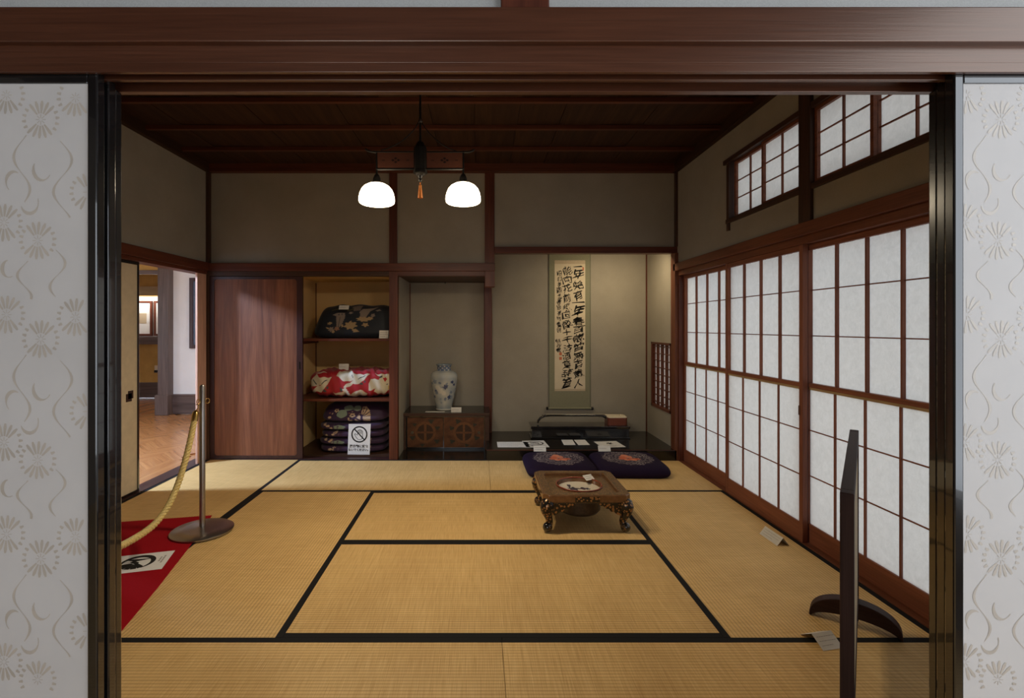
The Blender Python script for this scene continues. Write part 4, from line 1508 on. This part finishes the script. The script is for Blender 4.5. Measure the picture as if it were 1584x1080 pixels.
rb = random.Random(3)
zt_, zb_ = (1.267 + (505 - 410) * 5.52 / 767) - 0.3555, (1.267 - (601 - 505) * 5.52 / 767) - 0.3555
colx = lambda x: (x - 741) / 767 * 5.52 - 1.009
brush('一年始有一年春百歳曾無百歳人', colx(894.5), zt_, zb_, 0.112, [.42, 1.25, 1.15, 1.2, .45, 1.4, 1.05, .85, 1.0, 1.05, 1.05, .9, 1.05, 1.2], rnd=rb, bold=0.016, shear=0.30)
brush('能向花前幾回酔十千沽酒莫辞貧', colx(877), zt_ - 0.01, zb_, 0.098, [1.1, 1.0, 1.15, 1.1, 1.1, .9, 1.15, .8, .9, 1.0, 1.05, .95, 1.05, 1.3], rnd=rb, bold=0.011, shear=0.26)
brush('昭和辛酉孟春録崔敏童詩', colx(865), zt_ - 0.065, (1.267 - (515 - 505) * 5.52 / 767) - 0.3555, 0.050, rnd=rb, bold=0.008)
brush('桃谷書', colx(863.5), (1.267 - (524 - 505) * 5.52 / 767) - 0.3555, (1.267 - (545 - 505) * 5.52 / 767) - 0.3555, 0.056, rnd=rb, bold=0.012)
for (x, y, w_, h_) in ((867, 547.5, 4, 4.5), (867, 554.5, 4, 4.5), (902, 416, 2.2, 5)):
    cx = colx(x)
    cz = 1.267 - (y - 505) * 5.52 / 767 - 0.3555
    a, b = w_ * 5.52 / 767 / 2, h_ * 5.52 / 767 / 2
    bar('red_seal', cx - a - poff.x, cx + a - poff.x, -0.0014, -0.0008, cz - b - poff.z, cz + b - poff.z, 'seal', pp)

# ------------------------------------------------------------------ low cabinet and vase
cb = thing('low_cabinet', 'low dark wooden cabinet with two painted sliding doors in the alcove', 'cabinet', (-0.335, 5.07, 0.004))
CW0, CW1 = -0.436, 0.44
bar('top_board', CW0, CW1 + 0.005, -0.012, 0.458, 0.346, 0.377, 'dark', cb, 0.003)
bar('top_finish', CW0, CW1 + 0.003, -0.010, 0.458, 0.3765, 0.3785, 'toko', cb)
bar('side_panel', CW0, CW0 + 0.022, 0, 0.455, 0, 0.346, 'dark', cb, 0.002)
bar('side_panel', CW1 - 0.045, CW1, 0, 0.455, 0, 0.346, 'dark', cb, 0.002)
bar('bottom_board', CW0 + 0.022, CW1 - 0.045, 0, 0.455, 0, 0.014, 'toko', cb)
bar('back_panel', CW0 + 0.022, CW1 - 0.045, 0.44, 0.455, 0.014, 0.346, 'dark', cb)
cells = [(CW0 + 0.036, CW0 + 0.036 + 0.366, 0.018), (CW0 + 0.036 + 0.375, CW1 - 0.055, 0.008)]
for idx, (x0, x1, yf) in enumerate(cells):
    nx_, nz_ = 150, 130
    xs = np.linspace(x0, x1, nx_)
    zs = np.linspace(0.022, 0.332, nz_)
    Xg, Zg = np.meshgrid(xs, zs)
    V = np.stack([Xg.ravel(), np.full(Xg.size, yf), Zg.ravel()], 1)
    cx, cz = (x0 + x1) / 2, 0.175
    U_, W_ = V[:, 0] - cx, V[:, 2] - cz
    C = np.tile(np.array((0.115, 0.045, 0.018)), (len(V), 1)) * (1 + 0.25 * np.sin(U_ * 30 + 3 * np.sin(W_ * 25 + idx)) * np.sin(W_ * 22 + 2 * np.sin(U_ * 19)))[:, None]
    r = np.hypot(U_, W_)
    C[r < 0.085] = (0.055, 0.026, 0.013)
    C[(r > 0.083) & (r < 0.108)] = (0.17, 0.070, 0.026)
    C[(np.abs(U_) < 0.012) & (r < 0.1)] = (0.17, 0.070, 0.026)
    C[(np.abs(W_) < 0.009) & (r < 0.1)] = (0.14, 0.055, 0.022)
    sp = []
    for (a, b, q) in ((0.06, 0.115, 0.026), (0.125, 0.045, 0.024), (-0.13, -0.055, 0.026), (0.12, -0.09, 0.025), (-0.11, 0.08, 0.02), (-0.03, -0.13, 0.02)):
        a = a if idx == 0 else -a
        sp.append((blob(a, b, q, q * 0.8, 12, 0.3, 3, idx), (0.040, 0.036, 0.022)))
    paint(C, U_, W_, sp)
    dr = link('sliding_door', np_mesh('sliding_door', V, np.array(grid_faces(nx_, nz_)), M['dooroil'], C, False), cb)
    sd = dr.modifiers.new('thick', 'SOLIDIFY')
    sd.thickness = 0.012
    sd.offset = -1
    hx = x0 + 0.05 if idx == 0 else x1 - 0.05
    bar('door_pull', hx - 0.014, hx + 0.014, yf - 0.002, yf + 0.003, 0.160, 0.188, 'lacquer', dr)
bar('door_gap_shadow', CW0 + 0.022, CW1 - 0.045, 0.032, 0.036, 0.014, 0.346, 'lacquer', cb).name = 'gap_shade_sheet'  # black sheet behind the doors, standing in for the shade in their gap
bar('frame_strip', CW0 + 0.022, CW1 - 0.045, 0.002, 0.03, 0.334, 0.346, 'lacquer', cb)

vs = thing('porcelain_vase', 'blue and white porcelain vase on the low cabinet', 'vase', (-0.372, 5.272, 0.3825))
prof = [(0.080, 0.0), (0.086, 0.004), (0.086, 0.014), (0.083, 0.02), (0.092, 0.06), (0.106, 0.12), (0.121, 0.19), (0.134, 0.26), (0.142, 0.32), (0.1435, 0.35), (0.139, 0.378), (0.124, 0.400), (0.100, 0.412), (0.078, 0.420), (0.072, 0.432), (0.073, 0.452), (0.080, 0.470), (0.088, 0.480), (0.087, 0.484), (0.076, 0.482), (0.066, 0.460), (0.062, 0.430)]
pr = np.array(prof)
tt = np.linspace(0, len(pr) - 1, 180)
rr_ = np.interp(tt, np.arange(len(pr)), pr[:, 0])
zz_ = np.interp(tt, np.arange(len(pr)), pr[:, 1])
na = 160
th_ = np.linspace(0, 2 * math.pi, na, endpoint=False)
V = np.stack([np.outer(rr_, np.cos(th_)).ravel(), np.outer(rr_, np.sin(th_)).ravel(), np.repeat(zz_, na)], 1)
T = np.tile(th_, len(zz_))
Zv = V[:, 2]
C = np.tile(np.array((0.50, 0.49, 0.44)), (len(V), 1))
mist = 0.5 + 0.5 * np.sin(T * 3 + 5 * Zv * 6) * np.sin(Zv * 31 + 2 * np.sin(T * 2))
C = C * (1 - 0.35 * np.clip(mist, 0, 1)[:, None] * np.array((1.0, 0.75, 0.35)))
rv = random.Random(11)
pol = []
for i in range(80):
    a, z = rv.uniform(0, 6.28), rv.uniform(0.04, 0.31)
    q = rv.uniform(0.008, 0.028)
    c = rv.choice([(0.05, 0.07, 0.16), (0.15, 0.19, 0.28), (0.24, 0.28, 0.33), (0.20, 0.24, 0.30), (0.09, 0.12, 0.2)])
    pol.append((blob(a * 0.13, z, q, q * 0.9, 12, 0.35, 5, i), c))
for a, z, q in ((4.45, 0.215, 0.034), (4.25, 0.245, 0.03), (4.75, 0.19, 0.026), (2.2, 0.22, 0.035), (0.4, 0.23, 0.035)):
    pol.append((blob(a * 0.13, z, q, q, 20, 0.08, 9), (0.60, 0.57, 0.50)))
paint(C, T * 0.13, Zv, pol)
neck = (Zv > 0.418) & (Zv < 0.474)
C[neck] = (0.12, 0.16, 0.25)
C[neck & (np.sin(T * 10) * np.sin((Zv - 0.445) * 160 + 1.5) > 0.5)] = (0.50, 0.48, 0.42)
C[(Zv > 0.474)] = (0.20, 0.24, 0.28)
C[Zv < 0.016] = (0.55, 0.52, 0.45)
link('vase_body', np_mesh('vase_body', V, np.array(grid_faces(na, len(zz_), 0, True)), M['porcelain'], C), vs)
MB().lathe([(0.0805, 0.001), (0.0805, 0.012)], 40).build('vase_foot', M['skin'], vs, True)
flat_card('paper_strip', 'thin white paper strip lying before the vase', 'paper', (-0.455, 5.10, 0.3828), 0.20, 0.06, 0, 0, 0)
flat_card('label_card', 'small white card standing beside the vase foot', 'card', (-0.235, 5.10, 0.3828), 0.105, 0.052, 0, R(70), 1)


# ------------------------------------------------------------------ bedding on the closet shelves
def bedding(name, label, cat, loc, sx, sy, sz, N, kp, base, polys, deform=None, mat='textile', group=None, mask_front=True, part='folded_cover'):
    t = thing(name, label, cat, loc, 0, group)
    V0, F = rounded_block(N, kp)
    V = V0 * np.array((sx / 2, sy / 2, sz / 2)) + np.array((0, 0, sz / 2))
    u = (V0[:, 0] + 1) / 2
    v = (V0[:, 2] + 1) / 2
    C = np.tile(np.array(base), (len(V), 1)).astype(float)
    front = V0[:, 1] < 0.2
    paint(C, u, v, polys, front if mask_front else None)
    if deform is not None:
        V = deform(V, V0)
    link(part, np_mesh(part, V, F, M[mat], C), t)
    return t


def px_polys(lst, x0, x1, ytop, ybot):
    return [([((x - x0) / (x1 - x0), (ybot - y) / (ybot - ytop)) for x, y in p], c) for p, c in lst]


white = (0.62, 0.55, 0.42)
grey_ = (0.055, 0.065, 0.065)
red_polys = px_polys([
    ([(130, 320), (200, 270), (250, 330), (480, 320), (400, 450), (350, 540), (290, 595), (200, 600), (130, 650), (60, 670), (60, 640), (130, 570), (215, 500), (120, 490), (50, 520), (80, 400)], white),
    ([(150, 260), (230, 240), (380, 235), (330, 250), (210, 262)], white),
    ([(550, 300), (600, 220), (780, 200), (850, 260), (1130, 270), (1060, 340), (960, 440), (850, 450), (740, 510), (700, 540), (680, 500), (740, 440), (850, 390), (700, 400), (610, 340)], white),
    ([(500, 605), (590, 610), (680, 590), (640, 540), (720, 530), (770, 600), (800, 640), (900, 570), (1010, 565), (1085, 630), (1050, 680), (780, 685), (640, 660), (540, 650)], white),
    ([(1150, 350), (1290, 360), (1300, 310), (1210, 250), (1290, 270), (1480, 290), (1470, 400), (1460, 560), (1350, 640), (1260, 640), (1200, 600), (1225, 545), (1110, 570), (1115, 450)], white),
    ([(320, 580), (350, 545), (392, 590), (340, 608)], grey_), ([(375, 515), (410, 475), (422, 520), (390, 545)], grey_),
    ([(612, 525), (645, 505), (655, 590), (620, 590)], grey_), ([(955, 440), (1015, 425), (1015, 468), (965, 468)], grey_), ([(1028, 390), (1062, 372), (1062, 418), (1030, 418)], grey_),
    ([(122, 362), (140, 362), (210, 470), (192, 474)], grey_), ([(815, 285), (830, 285), (850, 340), (838, 342)], grey_), ([(925, 350), (1050, 280), (1060, 290), (945, 358)], grey_), ([(290, 445), (390, 360), (400, 368), (310, 455)], grey_),
    ([(1345, 350), (1390, 330), (1415, 370), (1380, 410)], (0.40, 0.012, 0.02)), ([(1290, 310), (1340, 305), (1340, 340), (1300, 345)], grey_), ([(1395, 460), (1430, 455), (1420, 480)], grey_),
    ([(1430, 500), (1455, 480), (1455, 560), (1425, 570)], (0.55, 0.36, 0.12)), ([(240, 470), (300, 455), (290, 470), (250, 480)], (0.40, 0.012, 0.02)),
], 30, 1500, 190, 712)


def dred(V, V0):
    V = V.copy()
    V[:, 2] += 0.006 * np.sin(V0[:, 0] * 17) * V0[:, 2] + 0.004 * np.sin(V0[:, 0] * 37 + V0[:, 1] * 9)
    V[:, 1] += 0.006 * np.sin(V0[:, 0] * 23 + V0[:, 2] * 3)
    return V


bedding('folded_quilt', 'red folded quilt with white flying cranes on the middle closet shelf', 'quilt', (-1.278, 5.10, 0.5635), 0.835, 0.50, 0.275, 150, 4, (0.36, 0.010, 0.016), red_polys, dred)

tan = (0.20, 0.155, 0.125)
gold = (0.34, 0.23, 0.115)
navy_polys = px_polys([
    ([(390, 310), (480, 285), (660, 270), (670, 350), (640, 450), (600, 520), (545, 540), (510, 430), (480, 340)], tan),
    ([(950, 260), (1000, 210), (1130, 190), (1270, 175), (1130, 240), (1080, 320), (1060, 370), (960, 350)], tan),
    ([(820, 170), (990, 150), (960, 240), (850, 250)], (0.13, 0.10, 0.085)),
    (blob(800, 490, 110, 65, 30, 0.22, 7), gold), ([(840, 560), (900, 550), (965, 600), (860, 612)], gold), (blob(1020, 385, 110, 38, 30, 0.25, 8), gold), (blob(1060, 480, 55, 32, 20, 0.3, 5), gold), (blob(1130, 365, 55, 28, 20, 0.3, 6), gold),
    ([(320, 515), (390, 530), (410, 550), (370, 550)], gold), (blob(445, 560, 45, 38, 20, 0.3, 5), tan), (blob(495, 600, 26, 24, 16, 0.2, 5), gold), (blob(385, 455, 45, 22, 20, 0.35, 6), gold), (blob(550, 550, 48, 30, 20, 0.3, 5), (0.25, 0.12, 0.07)),
    (blob(1180, 315, 36, 32, 16, 0.25, 5), tan), (blob(645, 495, 20, 26, 14, 0.2, 4), gold), (blob(1270, 235, 45, 14, 16, 0.3, 4), tan), (blob(790, 272, 40, 20, 16, 0.35, 5), tan),
    ([(560, 350), (572, 350), (580, 520), (566, 520)], (0.05, 0.04, 0.04)), ([(330, 215), (520, 205), (520, 225), (335, 235)], (0.07, 0.055, 0.02)), ([(690, 220), (830, 200), (830, 220), (700, 240)], (0.06, 0.05, 0.02)),
    ([(520, 300), (540, 295), (545, 320), (525, 325)], (0.03, 0.03, 0.04)), ([(590, 290), (612, 288), (612, 312), (592, 314)], (0.03, 0.03, 0.04)),
], 70, 1560, 130, 712)


def dnavy(V, V0):
    V = V.copy()
    z = (V0[:, 2] + 1) / 2
    lf = np.clip(-V0[:, 0], 0, 1)
    V[:, 0] += 0.13 * z * lf
    V[:, 1] += 0.10 * z * np.clip(-V0[:, 1], 0, 1)
    V[:, 2] += 0.006 * np.sin(V0[:, 0] * 11) * z
    return V


bedding('folded_quilt', 'dark navy folded quilt with pale birds on the top closet shelf', 'quilt', (-1.262, 5.11, 1.1495), 0.85, 0.52, 0.335, 140, 5, (0.010, 0.013, 0.020), navy_polys, dnavy)

PG = (0.22, 0.28, 0.215)
CR = (0.56, 0.40, 0.26)
PU = (0.040, 0.016, 0.052)
P = lambda x, y: ((x - 90) / (1180 - 90), (480 - y) / (480 - 90))


def star(cx, cy, r):
    return [(cx + r * (1 if i % 2 else 0.5) * math.cos(i * math.pi / 5 + 0.3), cy + r * (1 if i % 2 else 0.5) * math.sin(i * math.pi / 5 + 0.3)) for i in range(10)]


top_p = [(blob(455, 300, 88, 78, 24, 0.05, 5), PG), (blob(550, 190, 85, 50, 24, 0.05, 4), PG), (blob(705, 195, 62, 52, 24, 0.05, 5), PG),
         (blob(345, 238, 38, 34, 20, 0.2, 5), CR), (blob(345, 238, 14, 12), PU), (blob(260, 375, 28, 24, 20, 0.2, 5), CR), (blob(238, 290, 16, 15), (0.25, 0.11, 0.07)), (blob(290, 300, 12, 15), CR),
         (blob(635, 330, 46, 40, 20, 0.22, 5), CR), (blob(635, 330, 17, 14), PU), (blob(608, 445, 32, 30, 20, 0.2, 5), CR), (blob(578, 290, 14, 14), (0.25, 0.11, 0.07)), (blob(632, 262, 10, 14), CR), ([(565, 375), (592, 370), (590, 430), (566, 432)], CR),
         ([(790, 165), (850, 160), (905, 230), (925, 330), (918, 480), (690, 480), (680, 410), (740, 300), (775, 290)], CR),
         ([(775, 290), (800, 330), (810, 480), (790, 480), (690, 395), (740, 305)], PU), ([(745, 320), (765, 350), (765, 420), (705, 375)], CR), ([(690, 430), (775, 470), (780, 478), (690, 478)], CR)]
for i in range(7):
    a = R(80 - i * 24)
    x1, y1 = 790 + 30 * math.cos(a), 360 - 30 * math.sin(a)
    x2, y2 = 790 + 190 * math.cos(a) * 0.72, 360 - 190 * math.sin(a)
    top_p.append(([(x1 - 5, y1), (x1 + 5, y1 + 5), (x2 + 7, y2 + 6), (x2 - 7, y2 - 5)], PU))
top_p = [([P(x, y) for x, y in p], c) for p, c in top_p]


def layer_polys(seed):
    r = random.Random(seed)
    L = []
    for i in range(4):
        L.append((blob(0.16 + r.uniform(-0.05, 0.12), r.uniform(0.3, 0.85), 0.022, 0.14, 14, 0.25, 5), CR))
    L.append((blob(0.36 + r.uniform(-0.05, 0.05), r.uniform(0.4, 0.7), 0.09, 0.30, 20, 0.1, 5), PG if seed % 2 else (0.05, 0.02, 0.06)))
    for i in range(6):
        x = 0.70 + i * 0.016
        L.append(([(x, 0.1), (x + 0.009, 0.1), (x + 0.012, 0.9), (x + 0.003, 0.9)], CR))
    for i in range(2):
        x = 0.25 + 0.06 * i
        L.append(([(x, 0.1), (x + 0.006, 0.1), (x + 0.014, 0.6), (x + 0.008, 0.9), (x - 0.004, 0.6)], (0.10, 0.06, 0.11)))
    return L


zc = 0.0205


def dtop(V, V0):
    V = V.copy()
    z = (V0[:, 2] + 1) / 2
    V[:, 1] += 0.12 * z * np.clip(-V0[:, 1], 0, 1)
    V[:, 0] += 0.07 * z * np.clip(-V0[:, 0], 0, 1) - 0.03 * z * np.clip(V0[:, 0], 0, 1)
    return V


names = ['lowest', 'second from the bottom', 'middle', 'second from the top', 'topmost, showing its flowers and a fan']
for i in range(5):
    h = 0.073 if i < 4 else 0.185
    wv = 0.665 + 0.02 * math.sin(i * 2.1)
    bedding('stacked_cushion', 'dark purple patterned cushion in the closet stack, ' + names[i], 'cushion', (-1.262 + 0.01 * math.sin(i * 3.3), 5.13, zc), wv if i < 4 else 0.70, 0.52, h, 70 if i < 4 else 130, 4, PU, top_p if i == 4 else layer_polys(i), dtop if i == 4 else None, group='stacked purple cushions', mask_front=False)
    zc += h

flat_card('label_card', 'small white card stuck on the dark navy quilt', 'card', (-1.32, 4.835, 1.432), 0.095, 0.052, R(4), R(52), 1, 'cards with the closet quilts')
flat_card('label_card', 'small white card standing at the foot of the dark navy quilt', 'card', (-0.928, 4.828, 1.1505), 0.090, 0.078, 0, R(80), 3, 'cards with the closet quilts')
flat_card('label_card', 'small white card standing on top of the red crane quilt', 'card', (-1.355, 4.96, 0.828), 0.098, 0.066, 0, R(74), 1, 'cards with the closet quilts')

sg = thing('no_touching_sign', 'white no-touching sign with crossed-out hand leaning on the purple cushions', 'sign', (-1.165, 4.812, 0.0225))
sg.rotation_euler = (R(90 - 2), 0, R(-2))
W2, H2 = 0.108, 0.295
MB().prism([(-W2 - 0.004, 0), (W2 - 0.004, 0), (W2 + 0.004, H2), (-W2 + 0.004, H2)], lambda u, v, w_: (u, v, w_), -0.0015, 0.0).build('sign_sheet', M['sheet'], sg)
no_touch(sg, 0.002, 0.195, 0.073, lambda u, v: (u, v, 0.0006))
text_mesh('sign_text', '展示物に触れ', 0.031, M['ink'], lambda u, v: (u, v + 0.079, 0.0006), sg, 0.0010)
text_mesh('sign_text', 'ないでください。', 0.0265, M['ink'], lambda u, v: (u, v + 0.045, 0.0006), sg, 0.0010)

# ------------------------------------------------------------------ red carpet, sheet, barrier
cp = [(-2.46, 3.17), (-2.30, 1.20), (-1.38, 1.25), (-1.44, 1.75), (-1.486, 2.07), (-1.555, 2.40), (-1.645, 2.78), (-1.71, 3.04), (-1.785, 3.312)]
ca = MB().prism(cp, lambda u, v, w_: (u, v, w_), 0.0014, 0.0050).build('red_carpet', M['carpet'])
tag(ca, 'bright red felt carpet under the rope barrier', 'carpet')

ps = thing('notice_sheet', 'white sheet with round black emblem lying on the red carpet', 'sheet', (-1.680, 2.684, 0.0055), math.atan2(0.27, 0.96))
bar('sheet_paper', -0.297, 0.0, -0.11, 0.11, 0, 0.0010, 'sheet', ps)
s = MB()
ec, er = (-0.150, 0.0), 0.075
fnp = lambda u, v: (u, v, 0.0016)
s.ribbon([(ec[0] + er * math.cos(R(a)), ec[1] + er * math.sin(R(a))) for a in range(-60, 201, 10)], [0.004 + 0.010 * math.sin(math.pi * i / 26) for i in range(27)], fnp)
for a in (200, 225, 250, 275, 300):
    a = R(a)
    s.ribbon([(ec[0] + 0.02 * math.cos(a), ec[1] + 0.02 * math.sin(a)), (ec[0] + 0.055 * math.cos(a), ec[1] + 0.055 * math.sin(a)), (ec[0] + 0.076 * math.cos(a), ec[1] + 0.076 * math.sin(a))], [0.004, 0.013, 0.014], fnp)
s.ribbon([(ec[0] - 0.06, ec[1] + 0.045), (ec[0] - 0.01, ec[1] + 0.03), (ec[0] + 0.05, ec[1] + 0.035)], [0.004, 0.014, 0.003], fnp)
s.ribbon([(ec[0] - 0.03, ec[1] + 0.02), (ec[0], ec[1] - 0.005), (ec[0] + 0.01, ec[1] - 0.03)], [0.010, 0.012, 0.004], fnp)
s.build('emblem', M['ink'], ps)
s = MB()
for x, y0, y1 in ((-0.045, -0.01, 0.045), (-0.030, -0.03, 0.06)):
    y = y0
    while y < y1:
        s.box(x - 0.004, x + 0.004, y, y + 0.007, 0.0010, 0.0014)
        y += 0.0115
s.build('printed_text', M['greyink'], ps)['kind'] = 'stuff'


def stanchion(label, x, y, group):
    t = thing('rope_stanchion', label, 'stanchion', (x, y, 0.0052), 0, group)
    MB().lathe([(0.174, 0.0), (0.177, 0.004), (0.177, 0.010), (0.170, 0.015), (0.10, 0.022), (0.04, 0.027), (0.02, 0.030)], 56).build('base', M['steel'], t, True)
    MB().lathe([(0.0165, 0.025), (0.0165, 0.892), (0.012, 0.900), (0.004, 0.903)], 24).build('pole', M['steel'], t, True)
    for s_ in (-1, 1):
        a = R(250) if s_ < 0 else R(40)
        c = (0.020 * math.cos(a), 0.020 * math.sin(a))
        MB().tube([(c[0] + 0.011 * math.cos(q) * math.cos(a) + 0.009 * math.cos(a), c[1] + 0.011 * math.cos(q) * math.sin(a) + 0.009 * math.sin(a), 0.800 + 0.016 * math.sin(q)) for q in np.linspace(0, 2 * math.pi, 17)], 0.0022, 8, False).build('rope_ring', M['brass'], t, True)
    return t


stanchion('brushed steel rope stanchion standing on the red carpet corner', -1.706, 3.057, None)
stanchion('brushed steel rope stanchion hidden behind the black door edge', -1.745, 1.94, None)
rp = thing('barrier_rope', 'twisted golden barrier rope hanging from the steel stanchion', 'rope', (-1.715, 2.40, 0.0))
path = []
ra = np.array((-1.706 - 0.022, 3.057 - 0.034, 0.775))
rbb = np.array((-1.745 + 0.01, 1.94 + 0.045, 0.775))
Nn = 150
for i in range(Nn + 1):
    t = i / Nn
    q = 2 * t - 1
    z = 0.200 + (0.735 - 0.200) * abs(q) ** 2.9
    yy = ra[1] + (rbb[1] - ra[1]) * (0.5 + 0.5 * (q * (0.72 + 0.28 * abs(q) ** 0.0)))
    yy = ra[1] + (rbb[1] - ra[1]) * t
    xx = ra[0] + (rbb[0] - ra[0]) * t
    path.append(Vector((xx + 1.715, yy - 2.40, z)))
# even spacing along the rope
Ls = [0]
for i in range(1, len(path)):
    Ls.append(Ls[-1] + (path[i] - path[i - 1]).length)
tot = Ls[-1]
K = 420
pe = []
for i in range(K + 1):
    d_ = tot * i / K
    pe.append(Vector([np.interp(d_, Ls, [p[c] for p in path]) for c in range(3)]))
for st in range(3):
    pts = []
    for i, p in enumerate(pe):
        t = (pe[min(i + 1, K)] - pe[max(i - 1, 0)]).normalized()
        a = Vector((1, 0, 0))
        a = (a - t * a.dot(t)).normalized()
        b = t.cross(a)
        w_ = 2 * math.pi * (i / K * tot / 0.062) + st * 2 * math.pi / 3
        pts.append(p + (a * math.cos(w_) + b * math.sin(w_)) * 0.0085)
    MB().tube(pts, 0.0098, 7).build('rope_strand', M['rope'], rp, True, angle=80)
for p, q in ((pe[0], pe[8]), (pe[-1], pe[-9])):
    d_ = (q - p).normalized()
    MB().tube([p - d_ * 0.02, p - d_ * 0.012, p, p + d_ * 0.045], [0.006, 0.015, 0.019, 0.0195], 16).build('rope_cap', M['brass'], rp, True)
    MB().tube([p - d_ * 0.018, p - d_ * 0.035 + Vector((0.008, 0, 0)), p - d_ * 0.052 + Vector((0.006, 0, 0.004)), p - d_ * 0.048 + Vector((-0.006, 0, 0.006))], 0.0035, 8).build('snap_hook', M['brass'], rp, True)

# ------------------------------------------------------------------ standing floor screen, seen edge on
fsx, fsy, nsx, nsy = 1.602, 2.117, 0.972, 1.310
Ln = math.hypot(fsx - nsx, fsy - nsy)
ang = math.atan2(-(fsx - nsx), (fsy - nsy))
ts = thing('standing_screen', 'low dark wooden standing screen on arched feet, seen edge-on', 'screen', (nsx, nsy, 0), ang)
HT = 0.826
hw = 0.0155
bar('frame_post', -hw, hw, 0, 0.04, 0.03, HT, 'screen', ts, 0.003)
bar('frame_post', -hw, hw, Ln - 0.04, Ln, 0.03, HT, 'screen', ts, 0.003)
bar('top_rail', -hw, hw, 0.04, Ln - 0.04, HT - 0.035, HT - 0.0005, 'screen', ts, 0.003)
bar('bottom_rail', -hw * 0.9, hw * 0.9, 0.04, Ln - 0.04, 0.10, 0.14, 'screen', ts, 0.003)
bar('screen_panel', -hw * 0.75, hw * 0.75, 0.04, Ln - 0.04, 0.14, HT - 0.035, 'cream_paper', ts)
arch = []
for i in range(25):
    a = math.pi * (1 - i / 24)
    arch.append((0.158 * math.cos(a), 0.003 + 0.105 * math.sin(a) ** 0.85))
for i in range(25):
    a = math.pi * (i / 24)
    arch.append((0.150 * math.cos(a), 0.0013 + 0.040 * max(0, math.sin(a)) ** 1.1))
for yc in (0.02, Ln - 0.02):
    MB().prism(arch[::-1], lambda u, v, w_: (u, w_ + yc, v), -0.028, 0.028).build('arched_foot', wood('screen', 0), ts, bevel=0.003)

tent_card('white folded tent card on the tatami near the paper screens', (1.752, 2.945, 0.0008), 0.170, 0.046, R(-88), 'folded cards on the tatami', 0.036, 3)
tent_card('white folded tent card beside the standing wooden screen', (1.377, 1.995, 0.0016), 0.094, 0.036, R(12), 'folded cards on the tatami', 0.054, 3)

for o in bpy.data.objects:
    if o.type == 'MESH' and o.parent is None and 'kind' not in o and 'category' not in o:
        print('untagged', o.name)
